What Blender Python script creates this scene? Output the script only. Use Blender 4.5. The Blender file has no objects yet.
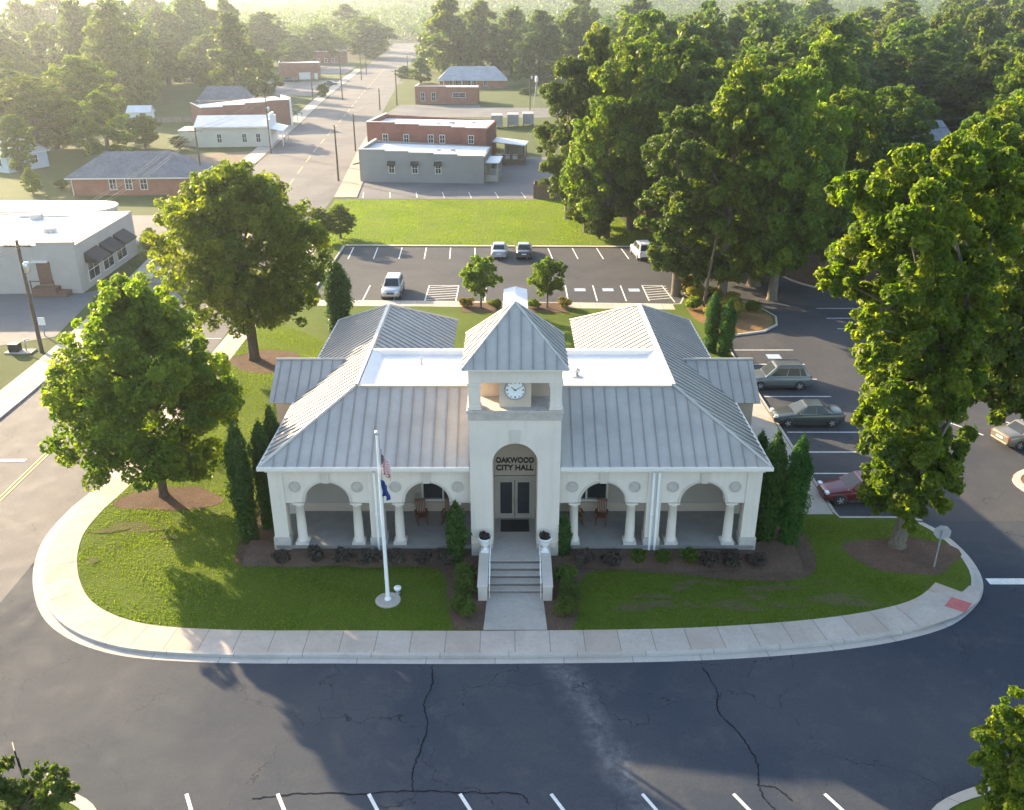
import bpy, math, random
import numpy as np
from mathutils import Vector, Matrix
R = math.radians
SC = bpy.context.scene
COL = SC.collection
rnd = random.Random(7)

# ------------------------------------------------------------------ camera model
CH, CF, CT = 26.0, 894.0, R(24.1)          # camera height, focal length in pixels, pitch down
def at(x, y, z=0.0):
    """the ground point (or point at height z) seen at pixel x, y"""
    u = (x-512)/CF; v = (y-405)/CF
    dy = math.cos(CT)-v*math.sin(CT); dz = -math.sin(CT)-v*math.cos(CT)
    t = (z-CH)/dz
    return Vector((u*t, dy*t, z))
def up(x, y, Y):
    """the point at distance Y seen at pixel x, y"""
    u = (x-512)/CF; v = (y-405)/CF
    dy = math.cos(CT)-v*math.sin(CT); dz = -math.sin(CT)-v*math.cos(CT)
    t = Y/dy
    return Vector((u*t, Y, CH+dz*t))
def ppm(Y, z=0.0):
    return CF/(Y*math.cos(CT)+(CH-z)*math.sin(CT))

# ------------------------------------------------------------------ object helpers
def tag(o, label=None, cat=None, group=None, kind=None):
    if label: o['label'] = label
    if cat: o['category'] = cat
    if group: o['group'] = group
    if kind: o['kind'] = kind
    return o
def empty(name, loc=(0,0,0), rz=0.0, label=None, cat=None, group=None):
    o = bpy.data.objects.new(name, None); COL.objects.link(o)
    o.location = loc; o.rotation_euler = (0,0,rz); o.empty_display_size = .3
    return tag(o, label, cat, group)
def mat4(o):
    return Matrix.Translation(Vector(o.location)) @ Matrix.Rotation(o.rotation_euler.z, 4, 'Z')
def copy_tree(o, loc=None, rz=None, scale=None, parent=None):
    c = o.copy(); COL.objects.link(c)
    if parent is not None: c.parent = parent
    if loc is not None: c.location = loc
    if rz is not None: c.rotation_euler = (0,0,rz)
    if scale is not None: c.scale = scale
    for ch in list(o.children): copy_tree(ch, parent=c)
    return c
class MB:
    def __init__(s): s.v = []; s.f = []; s.m = []; s.s = []; s.uv = None
    def add(s, vs, fs, mi=0, sm=False, M=None):
        b = len(s.v)
        s.v += [tuple(M @ Vector(p)) for p in vs] if M is not None else [tuple(p) for p in vs]
        for f in fs: s.f.append([i+b for i in f]); s.m.append(mi); s.s.append(sm)
    def box(s, x0, x1, y0, y1, z0, z1, mi=0, M=None):
        s.add([(x0,y0,z0),(x1,y0,z0),(x1,y1,z0),(x0,y1,z0),(x0,y0,z1),(x1,y0,z1),(x1,y1,z1),(x0,y1,z1)],
              [(3,2,1,0),(4,5,6,7),(0,1,5,4),(1,2,6,5),(2,3,7,6),(3,0,4,7)], mi, False, M)
    def cbox(s, c, d, rz=0.0, mi=0):
        s.box(-d[0]/2,d[0]/2,-d[1]/2,d[1]/2,-d[2]/2,d[2]/2, mi, Matrix.Translation(c) @ Matrix.Rotation(rz,4,'Z'))
    def prism(s, poly, d, mi=0, M=None, sm=False):
        """poly: planar 3D loop, d: extrusion vector"""
        n = len(poly); d = Vector(d)
        vs = [Vector(p) for p in poly]; vs += [p+d for p in vs]
        s.add(vs, [tuple(range(n-1,-1,-1)), tuple(range(n,2*n))], mi, False, M)
        s.add(vs, [(i,(i+1)%n,n+(i+1)%n,n+i) for i in range(n)], mi, sm, M)
    def flat(s, poly, z, mi=0):
        s.add([(p[0],p[1],z) for p in poly], [tuple(range(len(poly)))], mi)
    def lathe(s, prof, c=(0,0,0), n=16, mi=0, M=None, sm=True):
        vs = []; fs = []
        for r,z in prof:
            for k in range(n):
                a = 2*math.pi*k/n; vs.append((c[0]+r*math.cos(a), c[1]+r*math.sin(a), c[2]+z))
        m = len(prof)
        for j in range(m-1):
            for k in range(n):
                fs.append((j*n+k, j*n+(k+1)%n, (j+1)*n+(k+1)%n, (j+1)*n+k))
        s.add(vs, fs, mi, sm, M)
        s.add([vs[k] for k in range(n)], [tuple(range(n-1,-1,-1))], mi, False, M)
        s.add([vs[(m-1)*n+k] for k in range(n)], [tuple(range(n))], mi, False, M)
    def tube(s, pts, rad, n=8, mi=0, sm=True):
        pts = [Vector(p) for p in pts]
        if not hasattr(rad, '__len__'): rad = [rad]*len(pts)
        vs = []; fs = []
        for i,p in enumerate(pts):
            t = (pts[min(i+1,len(pts)-1)]-pts[max(i-1,0)]).normalized()
            a = Vector((0,0,1)) if abs(t.z) < .9 else Vector((1,0,0))
            u = t.cross(a).normalized(); w = t.cross(u)
            for k in range(n):
                q = 2*math.pi*k/n; vs.append(p+(u*math.cos(q)+w*math.sin(q))*rad[i])
        for i in range(len(pts)-1):
            for k in range(n):
                fs.append((i*n+k, i*n+(k+1)%n, (i+1)*n+(k+1)%n, (i+1)*n+k))
        s.add(vs, fs, mi, sm)
        s.add(vs[:n], [tuple(range(n-1,-1,-1))], mi); s.add(vs[-n:], [tuple(range(n))], mi)
    def loft(s, rings, mi=0, sm=True, cap=True):
        n = len(rings[0]); vs = [p for r in rings for p in r]; fs = []
        for i in range(len(rings)-1):
            for k in range(n):
                fs.append((i*n+k, i*n+(k+1)%n, (i+1)*n+(k+1)%n, (i+1)*n+k))
        s.add(vs, fs, mi, sm)
        if cap:
            s.add(rings[0], [tuple(range(n-1,-1,-1))], mi); s.add(rings[-1], [tuple(range(n))], mi)
    def build(s, name, mats, parent=None, bevel=0, kind=None, uv=None, fix=True):
        me = bpy.data.meshes.new(name)
        me.from_pydata(s.v, [], s.f)
        if not isinstance(mats, (list,tuple)): mats = [mats]
        for m in mats: me.materials.append(m)
        me.polygons.foreach_set('material_index', s.m)
        me.polygons.foreach_set('use_smooth', s.s)
        if fix:
            import bmesh
            bm = bmesh.new(); bm.from_mesh(me)
            bmesh.ops.recalc_face_normals(bm, faces=bm.faces[:]); bm.to_mesh(me); bm.free()
        if uv is not None:
            l = me.uv_layers.new(name='UVMap')
            idx = np.empty(len(me.loops), int); me.loops.foreach_get('vertex_index', idx)
            l.data.foreach_set('uv', np.asarray(uv, float)[idx].ravel())
        me.update()
        o = bpy.data.objects.new(name, me); COL.objects.link(o)
        if parent is not None:
            o.parent = parent
            p = parent; M = mat4(p)
            o.matrix_parent_inverse = M.inverted()
        if bevel:
            b = o.modifiers.new('bevel','BEVEL'); b.width = bevel; b.segments = 2; b.limit_method = 'ANGLE'; b.angle_limit = R(40)
        if kind: o['kind'] = kind
        return o
def sub(o, parent):
    """make o (built in world space) a sub-part of a part that has an identity basis"""
    o.parent = parent
    return o

# ------------------------------------------------------------------ materials
def nodes(name):
    m = bpy.data.materials.new(name); m.use_nodes = True
    nt = m.node_tree; nt.nodes.clear()
    out = nt.nodes.new('ShaderNodeOutputMaterial')
    return m, nt, out
def L(nt, a, b): nt.links.new(a, b)
def rgb(c): return (c[0],c[1],c[2],1)
def mixc(nt, fac, a, b, mode='MIX'):
    n = nt.nodes.new('ShaderNodeMix'); n.data_type = 'RGBA'; n.blend_type = mode
    for k,x in ((0,fac),(6,a),(7,b)):
        if hasattr(x,'is_linked'): L(nt, x, n.inputs[k])
        else: n.inputs[k].default_value = x if k==0 else rgb(x)
    return n.outputs[2]
def noise(nt, co, scale, det=4, rough=.6, dist=0):
    n = nt.nodes.new('ShaderNodeTexNoise'); n.inputs['Scale'].default_value = scale
    n.inputs['Detail'].default_value = det; n.inputs['Roughness'].default_value = rough; n.inputs['Distortion'].default_value = dist
    if co is not None: L(nt, co, n.inputs['Vector'])
    return n.outputs['Fac']
def ramp(nt, fac, stops):
    n = nt.nodes.new('ShaderNodeValToRGB'); e = n.color_ramp.elements
    while len(e) < len(stops): e.new(.5)
    for i,(p,c) in enumerate(stops):
        e[i].position = p; e[i].color = rgb(c) if hasattr(c,'__len__') else (c,c,c,1)
    L(nt, fac, n.inputs[0]); return n.outputs[0]
def mth(nt, op, a, b=0.0, c=None):
    n = nt.nodes.new('ShaderNodeMath'); n.operation = op
    for i,x in enumerate((a,b,c)):
        if x is None: continue
        if hasattr(x,'is_linked'): L(nt, x, n.inputs[i])
        else: n.inputs[i].default_value = x
    return n.outputs[0]
def pos(nt):
    return nt.nodes.new('ShaderNodeNewGeometry').outputs['Position']
def objco(nt):
    return nt.nodes.new('ShaderNodeTexCoord').outputs['Object']
def bsdf(nt, out, col, rough=.8, metal=0, spec=.5, bump=None, bstr=.3, bdist=.02):
    p = nt.nodes.new('ShaderNodeBsdfPrincipled')
    if hasattr(col,'is_linked'): L(nt, col, p.inputs['Base Color'])
    else: p.inputs['Base Color'].default_value = rgb(col)
    if hasattr(rough,'is_linked'): L(nt, rough, p.inputs['Roughness'])
    else: p.inputs['Roughness'].default_value = rough
    p.inputs['Metallic'].default_value = metal
    p.inputs['Specular IOR Level'].default_value = spec
    if bump is not None:
        b = nt.nodes.new('ShaderNodeBump'); b.inputs['Strength'].default_value = bstr; b.inputs['Distance'].default_value = bdist
        L(nt, bump, b.inputs['Height']); L(nt, b.outputs[0], p.inputs['Normal'])
    L(nt, p.outputs[0], out.inputs[0]); return p
def simple(name, col, rough=.7, metal=0, var=.15, scale=2.0, spec=.4, coat=0, obj=True, streak=0):
    """plain surface with a little mottling and wear"""
    m, nt, out = nodes(name)
    co = objco(nt) if obj else pos(nt)
    f = noise(nt, co, scale, 5, .65)
    f2 = noise(nt, co, scale*9, 3, .6)
    c = mixc(nt, ramp(nt, f, [(.3,0.0),(.7,1.0)]), [x*(1-var) for x in col], [min(1,x*(1+var)) for x in col])
    c = mixc(nt, mth(nt,'MULTIPLY',f2,var*.8), c, [x*.6 for x in col])
    if streak:
        mp = nt.nodes.new('ShaderNodeMapping'); mp.inputs['Scale'].default_value = (2.6,2.6,.16); L(nt, co, mp.inputs[0])
        c = mixc(nt, mth(nt,'MULTIPLY', ramp(nt, noise(nt, mp.outputs[0], 1.5, 5, .7), [(.48,0.0),(.72,1.0)]), streak), c, [col[0]*.5,col[1]*.48,col[2]*.45])
    p = bsdf(nt, out, c, rough, metal, spec, f2, .15, .01)
    p.inputs['Coat Weight'].default_value = coat; p.inputs['Coat Roughness'].default_value = .08
    return m

def asphalt(name, base, warm, patch):
    m, nt, out = nodes(name); co = pos(nt)
    big = noise(nt, co, .11, 4, .6, .6); mid = noise(nt, co, .7, 5, .7); fine = noise(nt, co, 9, 5, .8); grit = noise(nt, co, 60, 2, .6)
    c = mixc(nt, ramp(nt, big, [(.38,0.0),(.62,1.0)]), base, warm)
    c = mixc(nt, mth(nt,'MULTIPLY',ramp(nt, mid, [(.5,0.0),(.75,1.0)]),.5), c, patch)
    c = mixc(nt, ramp(nt, fine, [(.3,.35),(.6,0.0)]), c, [x*.45 for x in base])
    c = mixc(nt, ramp(nt, grit, [(.55,0.0),(.8,.35)]), c, [x*2.2 for x in base])
    if name == 'asphalt_new':
        sp = nt.nodes.new('ShaderNodeSeparateXYZ'); L(nt, co, sp.inputs[0])
        ln = mth(nt,'SUBTRACT', sp.outputs[0], mth(nt,'MULTIPLY_ADD', mth(nt,'SUBTRACT',30.6,sp.outputs[1]), .36, 2.0))
        ln = mth(nt,'ABSOLUTE', mth(nt,'ADD', ln, mth(nt,'MULTIPLY_ADD', noise(nt, co, .5, 4), 2.4, -1.2)))
        band = mth(nt,'MULTIPLY', mth(nt,'SUBTRACT', 1.0, mth(nt,'MINIMUM', mth(nt,'DIVIDE', ln, .9), 1.0)), ramp(nt, noise(nt, co, 1.6, 6, .8), [(.38,.0),(.68,.8)]))
        c = mixc(nt, band, c, (.17,.18,.185))
    # hairline cracks
    v = nt.nodes.new('ShaderNodeTexVoronoi'); v.feature = 'DISTANCE_TO_EDGE'; v.inputs['Scale'].default_value = .16
    w = nt.nodes.new('ShaderNodeVectorMath'); w.operation = 'MULTIPLY_ADD'
    nz = nt.nodes.new('ShaderNodeTexNoise'); nz.inputs['Scale'].default_value = .9; nz.inputs['Detail'].default_value = 6; L(nt, co, nz.inputs['Vector'])
    L(nt, nz.outputs['Color'], w.inputs[0]); w.inputs[1].default_value = (2.2,2.2,0); L(nt, co, w.inputs[2]); L(nt, w.outputs[0], v.inputs['Vector'])
    crack = mth(nt,'MULTIPLY', mth(nt,'LESS_THAN', v.outputs['Distance'], .0022), ramp(nt, mid, [(.42,0.0),(.55,.75)]))
    c = mixc(nt, crack, c, [x*.3 for x in base])
    bsdf(nt, out, c, ramp(nt, mid, [(.3,.72),(.7,.9)]), 0, .12, grit, .5, .006)
    return m
def concrete(name, col, joint=None):
    m, nt, out = nodes(name); co = pos(nt)
    a = noise(nt, co, .5, 5, .7, .4); b = noise(nt, co, 5, 5, .75); g = noise(nt, co, 50, 2)
    c = mixc(nt, ramp(nt, a, [(.3,0.0),(.7,1.0)]), [x*.82 for x in col], [x*1.12 for x in col])
    c = mixc(nt, ramp(nt, b, [(.5,0.0),(.8,.55)]), c, [col[0]*.55,col[1]*.5,col[2]*.45])
    c = mixc(nt, mth(nt,'MULTIPLY',g,.25), c, [x*.7 for x in col])
    if joint:
        uv = nt.nodes.new('ShaderNodeUVMap'); sp = nt.nodes.new('ShaderNodeSeparateXYZ'); L(nt, uv.outputs[0], sp.inputs[0])
        fl = mth(nt,'FLOOR', mth(nt,'DIVIDE', sp.outputs[0], joint))
        wn = nt.nodes.new('ShaderNodeTexWhiteNoise'); wn.noise_dimensions = '1D'; L(nt, fl, wn.inputs['W'])
        c = mixc(nt, mth(nt,'MULTIPLY',wn.outputs['Value'],.38), c, [col[0]*.72,col[1]*.6,col[2]*.5])
        fr = mth(nt,'FRACT', mth(nt,'DIVIDE', sp.outputs[0], joint))
        ln = mth(nt,'LESS_THAN', fr, .028/joint*1.3)
        c = mixc(nt, mth(nt,'MULTIPLY',ln,.75), c, [x*.3 for x in col])
    bsdf(nt, out, c, .88, 0, .3, g, .3, .005); return m
def grassmat(name, a, b, dry, dryamt=.5):
    m, nt, out = nodes(name); co = pos(nt)
    n1 = noise(nt, co, .16, 4, .6, .5); n2 = noise(nt, co, 1.1, 6, .75, .6); n3 = noise(nt, co, 14, 4, .8)
    c = mixc(nt, ramp(nt, n1, [(.3,0.0),(.7,1.0)]), a, b)
    c = mixc(nt, ramp(nt, n2, [(.56,0.0),(.72,dryamt)]), c, dry)
    c = mixc(nt, ramp(nt, n3, [(.3,.5),(.6,0.0)]), c, [x*.4 for x in a])
    bsdf(nt, out, c, .95, 0, .15, n3, .9, .06); return m
def mulchmat(name, a, b):
    m, nt, out = nodes(name); co = pos(nt)
    n1 = noise(nt, co, 1.2, 5, .7); n2 = noise(nt, co, 16, 4, .85)
    c = mixc(nt, ramp(nt, n1, [(.3,0.0),(.7,1.0)]), a, b)
    c = mixc(nt, ramp(nt, n2, [(.35,.75),(.6,0.0)]), c, [x*.35 for x in a])
    bsdf(nt, out, c, .95, 0, .1, n2, 1.0, .05); return m
def brickmat(name, a, b, mortar, s=1.0):
    """courses on vertical walls: pattern runs along the wall (object x or y) and up z"""
    m, nt, out = nodes(name)
    tc = objco(nt); sp = nt.nodes.new('ShaderNodeSeparateXYZ'); L(nt, tc, sp.inputs[0])
    cb = nt.nodes.new('ShaderNodeCombineXYZ'); L(nt, mth(nt,'ADD',sp.outputs[0],sp.outputs[1]), cb.inputs[0]); L(nt, sp.outputs[2], cb.inputs[1])
    bt = nt.nodes.new('ShaderNodeTexBrick'); bt.inputs['Scale'].default_value = 1.0
    bt.inputs['Brick Width'].default_value = .22*s; bt.inputs['Row Height'].default_value = .075*s; bt.inputs['Mortar Size'].default_value = .006*s
    bt.inputs['Color1'].default_value = rgb(a); bt.inputs['Color2'].default_value = rgb(b); bt.inputs['Mortar'].default_value = rgb(mortar)
    L(nt, cb.outputs[0], bt.inputs['Vector'])
    n = noise(nt, tc, .6, 5, .7)
    c = mixc(nt, ramp(nt, n, [(.4,0.0),(.75,.5)]), bt.outputs['Color'], [x*.6 for x in a])
    bsdf(nt, out, c, .9, 0, .2); return m
def shinglemat(name, a, b):
    m, nt, out = nodes(name); tc = objco(nt); sp = nt.nodes.new('ShaderNodeSeparateXYZ'); L(nt, tc, sp.inputs[0])
    cb = nt.nodes.new('ShaderNodeCombineXYZ'); L(nt, mth(nt,'ADD',sp.outputs[0],sp.outputs[1]), cb.inputs[0]); L(nt, mth(nt,'MULTIPLY',sp.outputs[2],2.0), cb.inputs[1])
    bt = nt.nodes.new('ShaderNodeTexBrick'); bt.inputs['Scale'].default_value = 1.0
    bt.inputs['Brick Width'].default_value = .5; bt.inputs['Row Height'].default_value = .28; bt.inputs['Mortar Size'].default_value = .012
    bt.inputs['Color1'].default_value = rgb(a); bt.inputs['Color2'].default_value = rgb(b); bt.inputs['Mortar'].default_value = rgb([x*.5 for x in a])
    L(nt, cb.outputs[0], bt.inputs['Vector'])
    c = mixc(nt, ramp(nt, noise(nt, tc, .5, 4), [(.4,0.0),(.7,.4)]), bt.outputs['Color'], [x*1.4 for x in b])
    bsdf(nt, out, c, .9, 0, .2); return m
def leafmat(name, dark, mid, light, trans=.42):
    """leaf colour varies from leaf to leaf and from clump to clump (attribute tint)"""
    m, nt, out = nodes(name)
    at_ = nt.nodes.new('ShaderNodeAttribute'); at_.attribute_name = 'tint'
    oi = nt.nodes.new('ShaderNodeObjectInfo')
    c = ramp(nt, at_.outputs['Fac'], [(0.0,dark),(.5,mid),(1.0,light)])
    hs = nt.nodes.new('ShaderNodeHueSaturation')
    L(nt, mth(nt,'MULTIPLY_ADD', oi.outputs['Random'], .022, .494), hs.inputs['Hue'])
    L(nt, mth(nt,'MULTIPLY_ADD', oi.outputs['Random'], .3, .85), hs.inputs['Value'])
    hs.inputs['Saturation'].default_value = 1.03
    L(nt, c, hs.inputs['Color']); c = hs.outputs[0]
    d = nt.nodes.new('ShaderNodeBsdfPrincipled'); L(nt, c, d.inputs['Base Color']); d.inputs['Roughness'].default_value = .55; d.inputs['Specular IOR Level'].default_value = .25
    t = nt.nodes.new('ShaderNodeBsdfTranslucent')
    tcol = mixc(nt, 1.0, c, (2.05,2.1,.5), 'MULTIPLY'); L(nt, tcol, t.inputs['Color'])
    mx = nt.nodes.new('ShaderNodeMixShader'); mx.inputs[0].default_value = trans
    L(nt, d.outputs[0], mx.inputs[1]); L(nt, t.outputs[0], mx.inputs[2]); L(nt, mx.outputs[0], out.inputs[0])
    return m
def barkmat(name, a, b):
    m, nt, out = nodes(name); tc = objco(nt)
    mp = nt.nodes.new('ShaderNodeMapping'); mp.inputs['Scale'].default_value = (6,6,1.2); L(nt, tc, mp.inputs[0])
    n = noise(nt, mp.outputs[0], 2, 5, .75)
    c = mixc(nt, ramp(nt, n, [(.35,0.0),(.65,1.0)]), a, b)
    bsdf(nt, out, c, .95, 0, .1, n, .9, .04); return m
def glassdark(name, col=(.02,.024,.03), rough=.06):
    m, nt, out = nodes(name); tc = objco(nt)
    n = noise(nt, tc, 1.3, 3)
    c = mixc(nt, n, col, [x*2.2 for x in col])
    p = bsdf(nt, out, c, rough, 0, .22); return m

M = {}
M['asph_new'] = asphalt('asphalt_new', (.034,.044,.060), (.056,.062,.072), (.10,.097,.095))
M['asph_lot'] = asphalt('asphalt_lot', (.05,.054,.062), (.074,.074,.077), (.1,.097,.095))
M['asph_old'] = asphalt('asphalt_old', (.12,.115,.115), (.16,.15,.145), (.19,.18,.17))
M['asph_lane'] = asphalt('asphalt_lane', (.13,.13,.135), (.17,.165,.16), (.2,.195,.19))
M['walk'] = concrete('concrete_walk', (.46,.40,.34), 1.55)
M['kerb'] = concrete('concrete_kerb', (.46,.43,.39), 3.0)
M['conc'] = concrete('concrete_plain', (.42,.375,.325))
M['step'] = concrete('concrete_steps', (.40,.36,.315))
M['lawn'] = grassmat('lawn_turf', (.065,.105,.008), (.10,.14,.012), (.17,.14,.06), .4)
M['field'] = grassmat('field_turf', (.10,.145,.012), (.13,.165,.014), (.16,.16,.04), .3)
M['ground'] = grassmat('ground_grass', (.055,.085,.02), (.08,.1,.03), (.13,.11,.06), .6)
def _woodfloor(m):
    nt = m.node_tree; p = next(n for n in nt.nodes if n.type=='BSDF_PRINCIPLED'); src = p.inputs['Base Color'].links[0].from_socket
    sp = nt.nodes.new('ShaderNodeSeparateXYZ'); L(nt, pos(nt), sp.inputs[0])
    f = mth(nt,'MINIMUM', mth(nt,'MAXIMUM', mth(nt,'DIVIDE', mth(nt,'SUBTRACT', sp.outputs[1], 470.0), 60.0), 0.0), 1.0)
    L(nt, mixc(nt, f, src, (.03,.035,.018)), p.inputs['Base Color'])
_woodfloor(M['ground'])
M['litter'] = mulchmat('leaf_litter', (.09,.06,.04), (.13,.085,.055))
M['mulch'] = mulchmat('bark_mulch', (.125,.08,.057), (.18,.12,.088))
M['gold_bed'] = mulchmat('pine_straw', (.24,.14,.065), (.3,.18,.08))
M['white_line'] = simple('road_paint_white', (.62,.62,.6), .8, 0, .2, 3, obj=False)
M['yellow_line'] = simple('road_paint_yellow', (.55,.42,.16), .8, 0, .2, 3, obj=False)
M['blue_line'] = simple('road_paint_blue', (.30,.37,.46), .8, 0, .2, 3, obj=False)
M['tar'] = simple('crack_sealant', (.014,.015,.018), .95, 0, .2, 3, .05, obj=False)
M['warm_walk'] = concrete('warm_paving', (.36,.28,.22)); M['dirt'] = mulchmat('bare_dirt', (.21,.165,.115), (.26,.21,.15)); M['worn'] = mulchmat('worn_turf', (.115,.115,.04), (.155,.14,.06))
M['red_pad'] = simple('red_tactile_pad', (.42,.12,.11), .8, 0, .15, 3, obj=False)
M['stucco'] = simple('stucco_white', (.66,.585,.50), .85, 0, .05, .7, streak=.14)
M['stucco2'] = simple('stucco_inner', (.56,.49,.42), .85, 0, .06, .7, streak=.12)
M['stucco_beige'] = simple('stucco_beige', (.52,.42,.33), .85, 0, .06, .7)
M['trim'] = simple('painted_trim', (.70,.65,.58), .6, 0, .05, 1)
M['stone'] = simple('plinth_stone', (.45,.40,.35), .85, 0, .15, 3)
M['medal'] = simple('cast_stone_medallion', (.46,.41,.36), .85, 0, .12, 5)
M['tpo'] = simple('white_roof_membrane', (.74,.72,.7), .7, 0, .09, .5)
M['metal_roof'] = simple('standing_seam_metal', (.40,.372,.335), .48, .1, .12, .6, .4, streak=.07)
M['metal_rib'] = simple('standing_seam_rib', (.26,.245,.225), .5, .1, .08, .6, .5)
M['metal_cap'] = simple('ridge_cap_metal', (.46,.44,.41), .45, .1, .08, .6, .5)
M['riser'] = simple('painted_shade_risers', (.17,.15,.13), .9, 0, .25, 2)  # step concrete darkened on the upright faces, their shade painted into the colour
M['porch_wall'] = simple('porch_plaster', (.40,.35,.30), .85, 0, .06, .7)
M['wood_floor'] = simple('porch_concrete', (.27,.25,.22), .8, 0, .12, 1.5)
M['letter'] = simple('bronze_letters', (.02,.018,.015), .5, .3, .1, 3)
M['door'] = simple('door_frame_beige', (.42,.37,.3), .6, 0, .08, 2)
M['glass'] = glassdark('window_glass_dark')
M['mat_'] = simple('rubber_mat', (.012,.016,.018), .95, 0, .3, 8)
M['brass'] = simple('brass', (.5,.38,.18), .35, .9, .1, 5)
M['black'] = simple('black_paint', (.02,.02,.022), .5, 0, .2, 4)
M['white'] = simple('white_paint', (.78,.78,.76), .45, 0, .06, 3)
M['alum'] = simple('brushed_aluminium', (.62,.64,.66), .35, .7, .08, 4)
M['galv'] = simple('galvanised_steel', (.38,.4,.42), .5, .6, .12, 4)
M['rock_wood'] = simple('red_brown_wood', (.16,.06,.035), .6, 0, .25, 6)
M['pole_wood'] = simple('weathered_pole_wood', (.1,.075,.055), .9, 0, .3, 3)
M['wire'] = simple('wire', (.12,.12,.12), .6, .3, .1, 3)
M['fixture'] = simple('lamp_glass', (.75,.68,.55), .4, 0, .05, 3)
M['soil'] = mulchmat('potting_soil', (.03,.02,.015), (.05,.035,.02))
# ------------------------------------------------------------------ setting: terrain, roads, kerbs, lawns
def sheet(name, poly, z, mat, label):
    b = MB(); b.flat(poly, z); o = b.build(name, mat, kind='structure'); 
    for p in o.data.polygons:
        if p.normal.z < 0: p.flip()
    return tag(o, label, name.replace('_',' '))
def catmull(pts, n=6, closed=False):
    out = []; P = [Vector((p[0],p[1])) for p in pts]; m = len(P)
    rng = range(m) if closed else range(m-1)
    for i in rng:
        g = (lambda k: P[k % m]) if closed else (lambda k: P[max(0,min(m-1,k))])
        a,b,c,d = g(i-1),g(i),g(i+1),g(i+2)
        for k in range(n):
            t = k/n
            out.append(.5*((2*b)+(c-a)*t+(2*a-5*b+4*c-d)*t*t+(3*b-a-3*c+d)*t**3))
    if not closed: out.append(P[-1])
    return out
def offset(P, d):
    """shift an open polyline to its left by d"""
    out = []
    for i,p in enumerate(P):
        t = (P[min(i+1,len(P)-1)]-P[max(i-1,0)])
        if t.length < 1e-6: t = Vector((1,0))
        t.normalize(); out.append(p+Vector((-t.y,t.x))*d)
    return out
def ribbon(name, A, B, za, zb, mat, label=None, parent=None):
    """strip between two polylines; u = arc length, v = across"""
    b = MB(); n = len(A); u = 0; uv = []
    for i in range(n):
        if i: u += (A[i]-A[i-1]).length
        b.v += [(A[i].x,A[i].y,za),(B[i].x,B[i].y,zb)]; uv += [(u,0),(u,1)]
    for i in range(n-1): b.f.append([2*i,2*i+1,2*i+3,2*i+2]); b.m.append(0); b.s.append(False)
    o = b.build(name, mat, parent, uv=uv, kind='structure' if parent is None else None, fix=False)
    up_ = sum(p.normal.z*p.area for p in o.data.polygons)
    if up_ < 0: o.data.flip_normals()
    if label: tag(o, label, name.replace('_',' '))
    return o

# terrain: flat town, hills rising far behind
def terrain_z(x, y):
    f = max(0.0, min(1.0, (math.hypot(x*.6, y)-720)/900)); f = f*f*(3-2*f)
    return f*(17+5*math.sin(x*.0042+1.0)+3*math.sin(y*.006+x*.009)) - .012
gx = [-1400,-1150,-900,-700,-520,-380,-260,-160,-80,-30,30,80,160,260,380,520,700,900,1150,1400]
gy = [-120,0,100,250,420,600,720,800,880,960,1040,1120,1200,1300,1420,1560,1720,1900]
b = MB(); 
for y in gy:
    for x in gx: b.v.append((x,y,terrain_z(x,y)))
nx = len(gx)
for j in range(len(gy)-1):
    for i in range(nx-1):
        b.f.append([j*nx+i,j*nx+i+1,(j+1)*nx+i+1,(j+1)*nx+i]); b.m.append(0); b.s.append(True)
tag(b.build('ground', M['ground'], kind='structure', fix=False), 'grassy town ground running out to wooded hills', 'ground')

# long street through the town
SL = [(-35.4,-60),(-35.4,20),(-35.4,66),(-38.5,100),(-43.2,140),(-47.3,180),(-52,235),(-57.5,298),(-66,420),(-85,687),(-100,840)]
SR = [(-24.3,-60),(-24.3,20),(-24.6,66),(-25.2,100),(-26.7,140),(-30.0,180),(-33.4,235),(-38,298),(-47,420),(-64,687),(-77,840)]
sl = [Vector(p) for p in SL]; sr = [Vector(p) for p in SR]
ribbon('street', sl, sr, .004, .004, M['asph_old'], 'long worn main street running away through the town')
def cen(Y):
    for i in range(len(SL)-1):
        if SL[i][1] <= Y <= SL[i+1][1]:
            t = (Y-SL[i][1])/(SL[i+1][1]-SL[i][1])
            return (SL[i][0]+(SL[i+1][0]-SL[i][0])*t + SR[i][0]+(SR[i+1][0]-SR[i][0])*t)/2
    return -30
# front road and lots
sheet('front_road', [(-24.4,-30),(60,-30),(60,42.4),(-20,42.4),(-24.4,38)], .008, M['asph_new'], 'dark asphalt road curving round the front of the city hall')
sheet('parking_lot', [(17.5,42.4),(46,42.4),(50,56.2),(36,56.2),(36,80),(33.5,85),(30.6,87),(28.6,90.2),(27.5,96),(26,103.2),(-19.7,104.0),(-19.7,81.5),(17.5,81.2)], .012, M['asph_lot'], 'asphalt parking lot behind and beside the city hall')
sheet('grass_field', [(-24.8,104.4),(24.5,103.6),(16,112),(12,131.2),(-25.9,132.2)], .010, M['field'], 'bright open grass field beyond the rear parking lot')
ribbon('field_edge', [Vector(p) for p in ((-19.7,103.9),(26,103.1))], [Vector(p) for p in ((-19.7,104.5),(26,103.6))], .11, .11, M['kerb'], 'low kerb between lot and grass field')
sheet('side_lot', [(-25.9,132.4),(12,131.4),(12,136),(7,143),(7,172),(-3,172),(-3,147),(-26.4,147)], .009, M['asph_lane'], 'worn asphalt lot beside the grey building')
sheet('corner_lot', [(-62,67.5),(-44,69.5),(-39.2,72.5),(-41,86.5),(-42.6,85.2),(-62,85.2)], .010, M['asph_lane'], 'patched asphalt lot before the white flat roofed building')
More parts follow.
